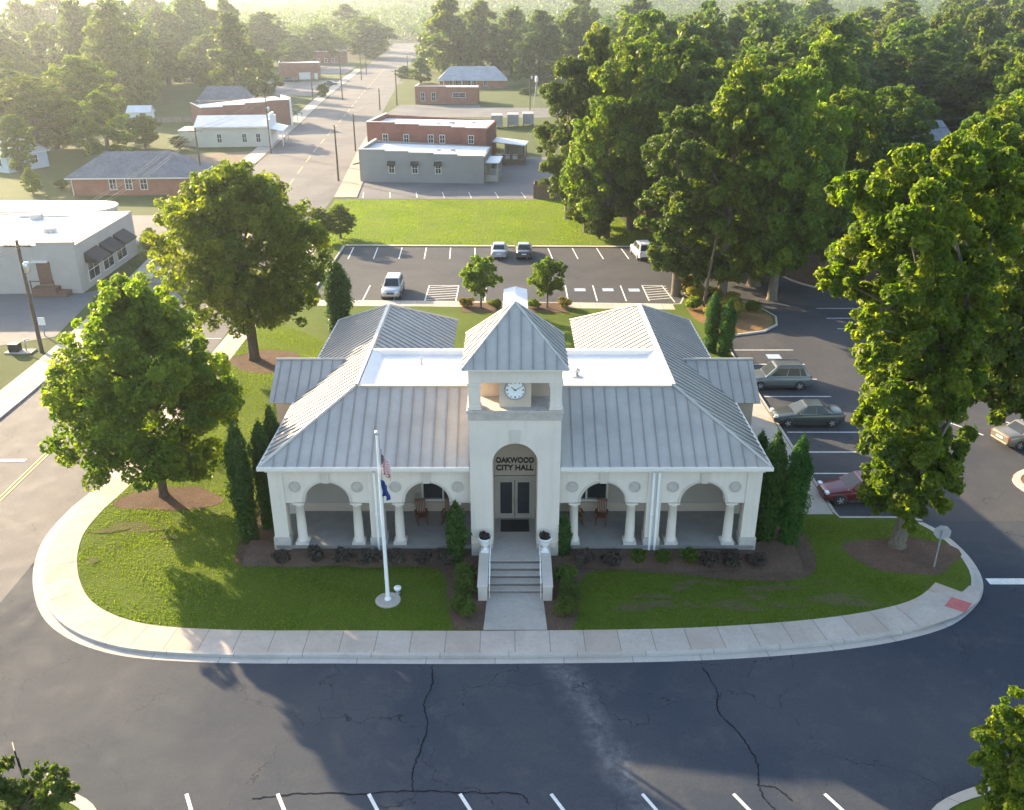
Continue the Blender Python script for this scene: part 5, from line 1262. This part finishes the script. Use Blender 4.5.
for q in range(3):
    a = q*2.094; b = MB(); b.tube([(6.6+1.6*math.cos(a),256+1.6*math.sin(a),0),(6.6,256,7.2)], .07, 6); b.build('leg', M['galv'], mast)
b = MB(); b.lathe([(.3,7.0),(.4,7.3),(.4,8.2),(.2,8.6)], (6.6,256,0), 12); b.build('tank', M['white'], mast)
def wire(a, c, sag, label, rad=.016):
    a = Vector(a); c = Vector(c); pts = []
    for i in range(13):
        t = i/12; p = a.lerp(c,t); p.z -= sag*4*t*(1-t); pts.append(p)
    b = MB(); b.tube(pts, rad, 5); return tag(b.build('overhead_wire', M['wire']), label, 'wire', 'overhead wires of the town')
T = lambda k,dx=0,dz=-.25: (tops[k][0]+dx,tops[k][1]-.14,tops[k][2]+dz)
for dx,w_ in ((-.95,'outer'),(-.5,'second'),(.5,'third'),(.95,'innermost')):
    wire(T('P1',dx),T('A',dx),1.1,f'{w_} wire from the leaning pole to the pole at the brick hip roofed building')
    wire(T('A',dx),T('B',dx),.7,f'{w_} wire from the brick hip roofed building to the cream metal building')
    wire(T('B',dx),T('I',dx),1.6,f'{w_} wire along the kerb past the long brick shops',.02)
    wire(T('P1',dx),(-48+dx,20,9.4),1.0,f'{w_} wire leaving the leaning pole out of the picture')
wire(T('D',0),T('E',0),.4,'wire between the bare poles at the grey building'); wire(T('E',0),T('G',0),1.2,'wire from the brick shopfront to the small brick building',.02); wire(T('G',-.5),T('H',-.5),1.5,'wire along the far street past the golden bush',.025)
wire((52,128,11.5),(100,150,12.5),.8,'upper dark wire crossing the wood above the grey domed roof',.05); wire((52,128,10.4),(100,150,11.2),.8,'lower dark wire crossing the wood above the grey domed roof',.05)
# ------------------------------------------------------------------ the town
BR = brickmat('red_brick', (.23,.065,.045), (.28,.09,.06), (.32,.27,.23), 1.3); BR2 = brickmat('orange_brick', (.29,.10,.06), (.34,.13,.08), (.36,.3,.25), 1.3); BRP = brickmat('old_brick', (.27,.10,.07), (.22,.08,.06), (.3,.26,.22), 1.3)
GREY = simple('grey_painted_block', (.27,.265,.25), .85, 0, .06, .5); CREAM = simple('cream_metal_siding', (.52,.49,.40), .6, 0, .06, .5); WB = simple('whitewashed_block', (.43,.38,.335), .85, 0, .08, .5); BEIGE = simple('beige_block', (.44,.40,.34), .85, 0, .07, .5)
PB = simple('pale_blue_siding', (.45,.52,.58), .7, 0, .06, 1); SH = shinglemat('grey_shingles', (.12,.125,.14), (.16,.165,.18)); SHR = shinglemat('brown_shingles', (.22,.14,.11), (.27,.18,.14)); SHG = shinglemat('light_grey_shingles', (.28,.29,.31), (.33,.34,.36))
ROOFW = M['tpo']; AWB = simple('dark_awning_cloth', (.03,.03,.034), .85, 0, .15, 3); AWG = simple('green_awning_metal', (.06,.16,.12), .6, .1, .12, 2); TANR = simple('galvanised_sheet_roof', (.5,.52,.54), .5, .3, .12, .7); DECK = simple('deck_timber', (.2,.13,.085), .85, 0, .2, 3); BROWN = simple('brown_door', (.16,.085,.06), .7, 0, .15, 3)
def frame(o, dx, dy=None):
    if dy is None: dx,dy = dx
    """local axes: u along the facade, w away from it"""
    o = Vector((o[0],o[1],0)); u = Vector((dx,dy,0)).normalized(); w = Vector((-u.y,u.x,0))
    return lambda a,b,z=0: o+u*a+w*b+Vector((0,0,z))
def lbox(b, F, a0,a1,b0,b1,z0,z1, mi=0):
    P = [F(a0,b0,z0),F(a1,b0,z0),F(a1,b1,z0),F(a0,b1,z0),F(a0,b0,z1),F(a1,b0,z1),F(a1,b1,z1),F(a0,b1,z1)]
    b.add(P, [(3,2,1,0),(4,5,6,7),(0,1,5,4),(1,2,6,5),(2,3,7,6),(3,0,4,7)], mi)
def window(root, F, a, z, w, h, b=0.0, side=None, awn=None, fm=None):
    """window on the facade at depth b; side = facade length for the end wall"""
    G = F if side is None else (lambda q,r,zz=0: F(side-r, q, zz))
    m = MB(); lbox(m,G,a-w/2-.1,a+w/2+.1,b-.06,b+.02,z-.1,z+.0); lbox(m,G,a-w/2-.1,a+w/2+.1,b-.06,b+.02,z+h,z+h+.1)
    lbox(m,G,a-w/2-.1,a-w/2,b-.06,b+.02,z,z+h); lbox(m,G,a+w/2,a+w/2+.1,b-.06,b+.02,z,z+h); lbox(m,G,a-.03,a+.03,b-.05,b+.01,z,z+h); lbox(m,G,a-w/2,a-.03,b-.05,b+.01,z+h/2-.03,z+h/2+.03); lbox(m,G,a+.03,a+w/2,b-.05,b+.01,z+h/2-.03,z+h/2+.03)
    f = m.build('window', fm or M['trim'], root)
    m = MB(); lbox(m,G,a-w/2,a+w/2,b-.025,b-.012,z,z+h); p = m.build('pane', M['glass'], None); p.parent = f
    if awn:
        m = MB(); m.prism([G(a-w/2-.2,b-.02,z+h+.35),G(a-w/2-.2,b-.75,z+h-.12),G(a-w/2-.2,b-.75,z+h-.3),G(a-w/2-.2,b-.02,z+h-.2)], G(w+.4,0)-G(0,0)); m.build('awning', awn, root)
def door(root, F, a, w, h, b=0.0, z=0.05, mat=None):
    m = MB(); lbox(m,F,a-w/2-.1,a-w/2,b-.06,b+.02,z,z+h+.1); lbox(m,F,a+w/2,a+w/2+.1,b-.06,b+.02,z,z+h+.1); lbox(m,F,a-w/2,a+w/2,b-.06,b+.02,z+h,z+h+.1); lbox(m,F,a-w/2,a+w/2,b-.035,b+.01,z,z+h); m.build('door', mat or BROWN, root)
def flat_building(name, label, o, d, Lf, D, H, wall, steps=None, roofz=None, par=.5, cap=None, cat='building', roofm=None):
    """flat roof behind parapets; steps: list of (a, top z) for the near wall outline, falling along the facade"""
    root = empty(name, (o[0],o[1],0), 0, label, cat); F = frame(o,*d)
    prof = steps or [(0,H)]
    b = MB(); bot = min(z for _,z in prof)
    pts = [F(0,0,0),F(Lf,0,0)]; 
    xs = [a for a,_ in prof]+[Lf]
    top = []
    for i,(a,z) in enumerate(prof): top += [F(xs[i],0,z),F(xs[i+1],0,z)]
    b.prism(pts+list(reversed(top)), F(0,.3)-F(0,0)); 
    b.prism([F(0,D,0),F(Lf,D,0)]+[F(*(t)) for t in ((Lf,D,prof[-1][1]-.15),(0,D,prof[0][1]-.15))], F(0,-.3)-F(0,0))
    lbox(b,F,0,.3,.3,D-.3,0,prof[0][1]); lbox(b,F,Lf-.3,Lf,.3,D-.3,0,prof[-1][1]-.25); b.build('wall', wall, root)
    b = MB(); z0 = (roofz if roofz is not None else prof[0][1]-par); z1 = prof[-1][1]-.2
    b.prism([F(.3,.3,z0),F(Lf-.3,.3,z1),F(Lf-.3,.3,z1-.2),F(.3,.3,z0-.2)], F(0,D-.6)-F(0,0)); b.build('roof', roofm or ROOFW, root)
    b = MB()
    for i,(a,z) in enumerate(prof): lbox(b,F,xs[i]-.03,xs[i+1]+.03,-.05,.36,z,z+.12)
    lbox(b,F,-.05,.36,.36,D,prof[0][1],prof[0][1]+.12); b.build('parapet_cap', cap or M['trim'], root)
    return root,F
def roof_units(root, F, lst, z):
    for a,b_,s in lst:
        m = MB(); lbox(m,F,a-s,a+s,b_-s*.7,b_+s*.7,z,z+s*1.1); m.build('roof_unit', M['galv'], root, .05)
def gable_building(name, label, o, d, Lf, D, H, RH, wall, roof, hip=0.0, over=.5, cat='house'):
    """ridge along the facade; hip = how far the ridge ends are pulled in"""
    root = empty(name, (o[0],o[1],0), 0, label, cat); F = frame(o,*d)
    b = MB(); lbox(b,F,0,Lf,0,D,0,H)
    if hip == 0:
        for a in (0,Lf-.2): b.prism([F(a,0,H),F(a,D,H),F(a,D/2,H+RH*.94)], F(.2,0)-F(0,0))
    b.build('wall', wall, root)
    b = MB(); e = over; A0,A1 = -e,Lf+e; r0,r1 = A0+hip,A1-hip; dz = -RH*e/(D/2); n = Vector((0,0,.14))
    for poly in ([F(A0,-e,H+dz),F(A1,-e,H+dz),F(r1,D/2,H+RH),F(r0,D/2,H+RH)], [F(A0,D+e,H+dz),F(A1,D+e,H+dz),F(r1,D/2,H+RH),F(r0,D/2,H+RH)]): b.prism(poly, n)
    if hip:
        for poly in ([F(A0,-e,H+dz),F(A0,D+e,H+dz),F(r0,D/2,H+RH)], [F(A1,-e,H+dz),F(A1,D+e,H+dz),F(r1,D/2,H+RH)]): b.prism(poly, n)
    b.build('roof', roof, root)
    b = MB(); lbox(b,F,A0-.04,A1+.04,-e-.06,-e+.02,H+dz-.12,H+dz+.06); lbox(b,F,A0-.06,A0+.02,-e+.02,D+e,H+dz-.12,H+dz+.06); lbox(b,F,A1-.02,A1+.06,-e+.02,D+e,H+dz-.12,H+dz+.06); b.build('fascia', M['trim'], root)
    return root,F
# grey building
r,F = flat_building('grey_building','long grey building with a stepped parapet and three small awnings',(-24.4,146.2),(19.9,-1.6),20.0,12.0,5.1,GREY,[(0,5.05),(4.2,4.85),(8.0,4.65),(12.0,4.45),(15.8,4.25)],4.5)
for a in (5.2,8.95,12.7): window(r,F,a,1.5,.8,1.5,0,None,AWB)
roof_units(r,F,[(12.0,5.5,.35),(14.3,5.8,.4)],4.1)
b = MB(); lbox(b,F,20.05,22.3,1.5,8.5,2.9,3.05); b.build('annex_roof', TANR, r); b = MB(); lbox(b,F,20.05,22.1,1.7,8.3,0,1.0); lbox(b,F,20.05,20.2,1.7,8.3,1.0,2.9)
for q in (1.7,4.9,8.1): lbox(b,F,21.9,22.1,q,q+.15,1.0,2.9)
b.build('annex', BEIGE, r)
b = MB(); b.prism([F(-.02,2,2.9),F(-1.6,2,2.5),F(-1.6,2,2.3),F(-.02,2,2.6)], F(0,8)-F(0,0)); b.build('awning', DECK, r)
# brick building behind it
r,F = flat_building('brick_building','red brick building with white roof rising behind the grey one',(-25.1,160.5),(20.6,-2.4),20.8,13.5,7.4,BR,[(0,7.6),(5,7.35),(9.2,7.15),(14.8,6.95),(17.2,6.85)],6.8)
for a in (3.2,6.9,11.2,13.2,18.2): window(r,F,a,4.35,.8,1.25)
roof_units(r,F,[(11.5,6,.4),(13.6,7.5,.5),(17.3,9,.35)],6.5)
pc = empty('porch_shed',(-3,166,0),0,'open white roofed porch and timber deck against the back of the brick building','porch'); F2 = frame((-4.0,165.3),(20.6,-2.4))
b = MB(); b.prism([F2(0,0,3.6),F2(6.4,0,3.0),F2(6.4,0,3.12),F2(0,0,3.75)], F2(0,6)-F2(0,0)); b.build('roof', TANR, pc)
for a in (.3,3.2,6.0):
    for q in (.3,5.6): b = MB(); lbox(b,F2,a,a+.15,q,q+.15,.9,3.0); b.build('post', DECK, pc)
b = MB(); lbox(b,F2,0,6.4,-2,6,.7,.9); lbox(b,F2,0,6.4,-2,-1.9,1.6,1.7); 
for k in range(22): lbox(b,F2,.05+k*.3,.12+k*.3,-1.98,-1.92,.9,1.6)
lbox(b,F2,.1,6.3,-1.85,-1.75,0,.7); b.build('deck', DECK, pc)
b = MB(); lbox(b,F2,2.2,5.9,4.2,5.6,.9,2.8); b.build('wall', BEIGE, pc)
for k in range(3): b = MB(); lbox(b,F2,1.5+k*1.4,2.3+k*1.4,-1.2,-.6,.9,1.6); b.build('bench', M['white'], pc)
# trailers, fence enclosure
for k,(x,y) in enumerate(((497,128),(513,127),(528,126))):
    p = at(x,y,0); t = empty('box_trailer',(p.x,p.y,0),0,('white box trailer nearest the brick building','white box trailer between two others in the yard','white box trailer nearest the wood')[k],'trailer','white box trailers in the yard')
    b = MB(); b.box(p.x-1.3,p.x+1.3,p.y-1.2,p.y+3.4,.55,2.9); b.build('box', simple('dull_white_panel',(.30,.30,.29),.7,0,.12,1.5), t, .04)
    for s in (-1,1):
        b = MB(); b.lathe([(.2,-.12),(.36,-.12),(.36,.12),(.2,.12)], (0,0,0), 16, 0, Matrix.Translation((p.x+s*1.15,p.y+.6,.36)) @ Matrix.Rotation(R(90),4,'Y')); b.build('wheel', TYRE, t)
    b = MB(); b.tube([(p.x,p.y-1.2,.6),(p.x,p.y-2.3,.5)], .06, 6); b.build('tow_bar', M['galv'], t)
en = empty('fence_enclosure',(4.8,133.5,0),0,'brown timber fence enclosure at the corner of the grey lot','enclosure'); F2 = frame((3.2,132.6),(1,-.02))
b = MB(); lbox(b,F2,0,4.2,0,.1,0,1.9); lbox(b,F2,0,.1,.1,3.6,0,1.9); lbox(b,F2,4.1,4.2,.1,3.6,0,1.9); lbox(b,F2,.1,4.1,3.5,3.6,0,1.9); b.build('fence_panel', DECK, en)
b = MB()
for a in (0,1.4,2.8,4.1): lbox(b,F2,a-.06,a+.1,-.06,0,0,2.05)
b.build('fence_post', DECK, en); b = MB(); lbox(b,F2,.6,3.4,.8,2.8,0,1.5); lbox(b,F2,.5,3.5,.7,2.9,1.5,1.6); b.build('waste_container', simple('green_container',(.05,.09,.07),.6), en)
# white flat roofed building at the corner
r,F = flat_building('white_building','whitewashed flat roofed corner building with three dark awnings',(-62,84.6),(1,0.03),19.6,15.6,5.0,WB,[(0,4.7),(16,5.0)],4.45,.5,WB)
side = 19.6
for k,q in enumerate((3.4,7.2,11.0)):
    G = lambda a,b_,z=0: F(side-b_,a,z)
    m = MB(); m.prism([G(q-1.6,-.02,3.6),G(q-1.6,-1.3,2.7),G(q-1.6,-1.3,2.55),G(q-1.6,-.02,2.6)], G(3.2,0)-G(0,0)); m.build('awning', AWB, r)
    window(r,F,q,.7,2.6,1.9,0,side)
door(r,F,16.3,1.1,2.2,0,.9,BROWN)
b = MB(); lbox(b,F,15.3,17.6,-1.3,-.02,.03,.85); lbox(b,F,17.6,18.6,-1.3,-.02,.03,.45); lbox(b,F,15.3,15.4,-1.3,-1.2,.85,1.7); lbox(b,F,17.5,17.6,-1.3,-1.2,.85,1.7); lbox(b,F,15.4,17.5,-1.28,-1.22,1.55,1.65); b.build('entrance_ramp', BROWN, r)
roof_units(r,F,[(14.8,6.0,.55),(10.5,12.5,.6),(7,3,.4)],4.55)
b = MB(); lbox(b,F,8,16,13.6,13.9,4.6,4.8); b.build('roof_pipe', M['galv'], r)
b = MB(); lbox(b,F,15.4,16.9,-.5,-.02,3.2,3.35); b.build('door_canopy', M['trim'], r)
# low beige building behind it with rounded ends
bb = empty('beige_building',(-58,107,0),0,'low beige building with a rounded end behind the white flat roofed one','building')
P = [(-75,104.8),(-51,104.8)]+[(-51+3.2*math.sin(R(a)),108-3.2*math.cos(R(a))) for a in range(10,171,16)]+[(-51,111.2),(-75,111.2)]
b = MB(); b.prism([(x,y,0) for x,y in P], (0,0,3.7)); b.build('wall', BEIGE, bb)
P2 = [(x+(.12 if x>-52 else 0),y+(.12 if y>108 else -.12),3.7) for x,y in P]; b = MB(); b.prism(P2, (0,0,.22)); b.build('roof', TANR, bb)
# brick hip roofed building
r,F = gable_building('brick_hall','low brick building with a grey hipped roof and pale porch columns',(-65.3,134.6),(17.6,.9),17.4,9.6,3.0,2.6,BR2,SH,4.5,.7,'building')
for a in (5.9,8.2,10.4): window(r,F,a,.9,.9,1.6)
for q in (1.0,3.4,6.0,8.6): b = MB(); lbox(b,F,18.2,18.5,q,q+.3,.05,2.7); b.build('porch_column', M['trim'], r)
b = MB(); lbox(b,F,17.4,18.8,.2,9.4,0,.15); b.build('porch_floor', M['conc'], r)
b = MB(); lbox(b,F,-.12,-.02,-.1,.1,0,2.7); b.build('downspout', M['trim'], r)
# cream metal building
r,F = gable_building('metal_building','cream metal building with a pale sheet roof and white false front',(-62.8,184.2),(14.3,1.6),14.0,9.5,3.9,1.6,CREAM,TANR,0,.3,'building')
for a in (4.4,9.3,12.0): window(r,F,a,.9,.8,1.6)
b = MB(); lbox(b,F,14.0,14.5,-.3,9.8,0,5.2); lbox(b,F,14.0,14.5,2,7.5,5.2,6.0); b.build('false_front', M['white'], r)
b = MB(); b.prism([F(14.5,0,3.4),F(17,0,2.8),F(17,0,2.9),F(14.5,0,3.55)], F(0,9.4)-F(0,0)); b.build('awning', TANR, r)
for q in (.2,4.7,9.1): b = MB(); lbox(b,F,16.7,16.85,q,q+.15,0,2.8); b.build('post', M['trim'], r)
b = MB(); lbox(b,F,-3.6,-.05,1.5,8,0,3.0); lbox(b,F,-3.8,0,1.3,8.2,3.0,3.15); b.build('side_wing', CREAM, r)
# long brick shops with the green awning
r,F = flat_building('brick_shops','long red brick shop row with stepped white parapet and green awning',(-70.0,210.5),(17.6,9.4),20.2,13,5.9,BRP,[(0,4.9),(5,5.2),(10,5.5),(15,5.8)],4.4)
G = lambda a,b_,z=0: F(20.2-b_,a,z)
b = MB(); lbox(b,F,20.2,20.6,-.2,7.5,0,6.3); b.build('false_front', M['white'], r)
b = MB(); b.prism([G(-.5,-.45,3.6),G(-.5,-2.9,2.7),G(-.5,-2.9,2.55),G(-.5,-.45,3.3)], G(12.5,0)-G(0,0)); b.build('awning', AWG, r)
for q in (0,4,8,11.5): b = MB(); lbox(b,G,q,q+.14,-2.8,-2.66,0,2.6); b.build('post', M['trim'], r)
for q in (2,6,10): window(r,F,q,.5,1.8,1.8,-.42 if q<7 else 0,20.2)
# far brick buildings
r,F = flat_building('far_brick_building','far red brick building with a pale garage door',(-88.3,361),(14.3,3.2),15.5,13,6,BR2,[(0,6.0)],5.5)
door(r,F,9.5,4.2,2.4,0,.05,M['trim']); door(r,F,13.6,1.1,2.1,0,.05,M['trim'])
r,F = flat_building('farthest_brick_building','farthest red brick building with a white sheet roof by the street',(-95,455),(15.5,6.5),17,20,6,BR,[(0,5.8)],5.4)
for a in (3,6.5,10): window(r,F,a,1,1.2,1.6)
b = MB(); lbox(b,F,17.02,17.3,2,12,0,6.4); b.build('false_front', M['trim'], r)
# across the yard
r,F = flat_building('small_brick_building','small red brick building with a white roof across the grey yard',(-27.8,270.3),(18,-.4),18,9,4.5,BR2,[(0,4.8),(9,4.6)],4.3)
for a in (2.2,5.3): window(r,F,a,.9,1.0,2.2)
window(r,F,12.6,1.9,3.6,1.1)
r,F = gable_building('grey_roofed_house','wide brick house with a grey hipped roof in front of tall trees',(-24.6,322),(22.3,.5),22.3,13,3.1,3.6,BR2,SHG,4.2,.7)
for a in (4,6,8,10,12,15.5): window(r,F,a,1.0,1.0,1.5)
b = MB(); lbox(b,F,11.1,11.9,6.8,7.6,6.2,7.9); b.build('chimney', BRP, r)
b = MB(); lbox(b,F,1.2,11,-2.0,-.1,2.6,2.8); b.build('porch_roof', SHG, r)
for a in (1.4,4.5,7.6,10.7): b = MB(); lbox(b,F,a,a+.18,-1.95,-1.77,0,2.6); b.build('porch_column', M['trim'], r)
b = MB(); b.box(-22.5,-3.2,176.4,184,0,3.6); b.box(-22.6,-3.1,176.3,184.1,3.6,3.75,1); tag(b.build('low_shed', [BRP, simple('rusty_sheet_roof',(.36,.28,.24),.8,0,.15,.6)]), 'low shed with a dull rusty roof behind the brick building', 'shed')
# houses among the trees
r,F = gable_building('pale_blue_house','small pale blue gabled house at the edge of the town',(-91,157),(7.5,-3.5),6.5,8.0,3.0,2.0,PB,SHG,0,.4)
window(r,F,2.0,1.0,.9,1.3); window(r,F,4.6,1.0,.9,1.3)
G = lambda a,b_,z=0: F(6.5-b_,a,z)
window(r,F,2.2,1.0,.9,1.3,0,6.5); window(r,F,5.4,1.0,.9,1.3,0,6.5)
r,F = gable_building('white_hut','small white gabled hut among the hazy trees',(-95,231),(9,1),5.2,4.5,1.9,1.2,M['white'],M['tpo'],0,.3); door(r,F,3.6,1.2,1.6)
r,F = gable_building('blue_roofed_house','low house with a dark blue grey roof behind the long brick shops',(-84,252),(13,2),13,9,3.0,2.8,PB,SH,2.5,.5); window(r,F,3,.9,1,1.4); window(r,F,8,.9,1,1.4)
r,F = gable_building('domed_roof_house','house with a steep light grey hipped roof in the wood',(67.4,153),(8,-1.0),7.5,8.5,3.6,4.6,PB,SHG,3.6,.5); window(r,F,2.2,1,1,1.4); window(r,F,5.2,1,1,1.4)
r,F = gable_building('reddish_roof_house','house with a reddish brown roof half hidden in the wood',(52.5,148),(7.5,-.5),7.5,8,4.4,2.4,BEIGE,SHR,0,.5); window(r,F,2.2,1,1,1.4); window(r,F,5.2,1,1,1.4)
# board fence in the town
fe = empty('board_fence',(-86,226,0),0,'low tan board fence before the hazy houses','fence'); F2 = frame((-92,224),(22,3))
b = MB(); lbox(b,F2,0,20,0,.08,.15,1.3); b.build('fence_panel', simple('tan_boards',(.34,.27,.2),.85,0,.15,2), fe)
for k in range(9): b = MB(); lbox(b,F2,k*2.48,k*2.48+.12,-.12,0,0,1.4); b.build('fence_post', DECK, fe)
# ------------------------------------------------------------------ air, sky, sun, camera
SUN_AZ, SUN_EL = -45.0, 17.0
hz, nt, out = nodes('haze_air'); pv = nt.nodes.new('ShaderNodeVolumePrincipled'); pv.inputs['Color'].default_value = (.78,.88,1,1); pv.inputs['Density'].default_value = .00017; pv.inputs['Anisotropy'].default_value = .68; L(nt, pv.outputs[0], out.inputs['Volume'])
b = MB(); b.box(-1450,1450,-140,1950,-2,66); ho = b.build('haze', hz); tag(ho,'thin morning haze over the whole town','haze',kind='stuff')
w = bpy.data.worlds.new('World'); SC.world = w; w.use_nodes = True; wn = w.node_tree; bg = wn.nodes['Background']
sky = wn.nodes.new('ShaderNodeTexSky'); sky.sky_type = 'NISHITA'; sky.sun_disc = False; sky.sun_elevation = R(SUN_EL); sky.sun_rotation = R(SUN_AZ); sky.air_density = 1.0; sky.dust_density = 1.6; sky.ozone_density = 1.0
wn.links.new(sky.outputs[0], bg.inputs[0]); bg.inputs[1].default_value = .13
ld = bpy.data.lights.new('sun','SUN'); ld.energy = 5.0; ld.angle = R(.6); ld.color = (1.0,.77,.48)
lo = bpy.data.objects.new('sun', ld); COL.objects.link(lo); lo.location = (-60,90,60)
az,el = R(SUN_AZ),R(SUN_EL); to_sun = Vector((math.sin(az)*math.cos(el), math.cos(az)*math.cos(el), math.sin(el)))
lo.rotation_euler = (-to_sun).to_track_quat('-Z','Y').to_euler()
cd = bpy.data.cameras.new('camera'); cam = bpy.data.objects.new('camera', cd); COL.objects.link(cam); SC.camera = cam
cam.location = (0,0,CH); cam.rotation_euler = (R(90)-CT,0,0); cd.sensor_fit = 'HORIZONTAL'; cd.sensor_width = 36; cd.lens = CF/1024*36; cd.clip_start = .5; cd.clip_end = 4000
SC.view_settings.view_transform = 'Standard'; SC.view_settings.look = 'None'; SC.view_settings.gamma = 1; SC.view_settings.exposure = 2.15
SC.render.engine = 'CYCLES'; c = SC.cycles; c.use_denoising = True; c.max_bounces = 8; c.diffuse_bounces = 3; c.glossy_bounces = 3; c.transmission_bounces = 4; c.volume_bounces = 1; c.transparent_max_bounces = 8; c.sample_clamp_indirect = 6; c.use_adaptive_sampling = True; c.adaptive_threshold = .02
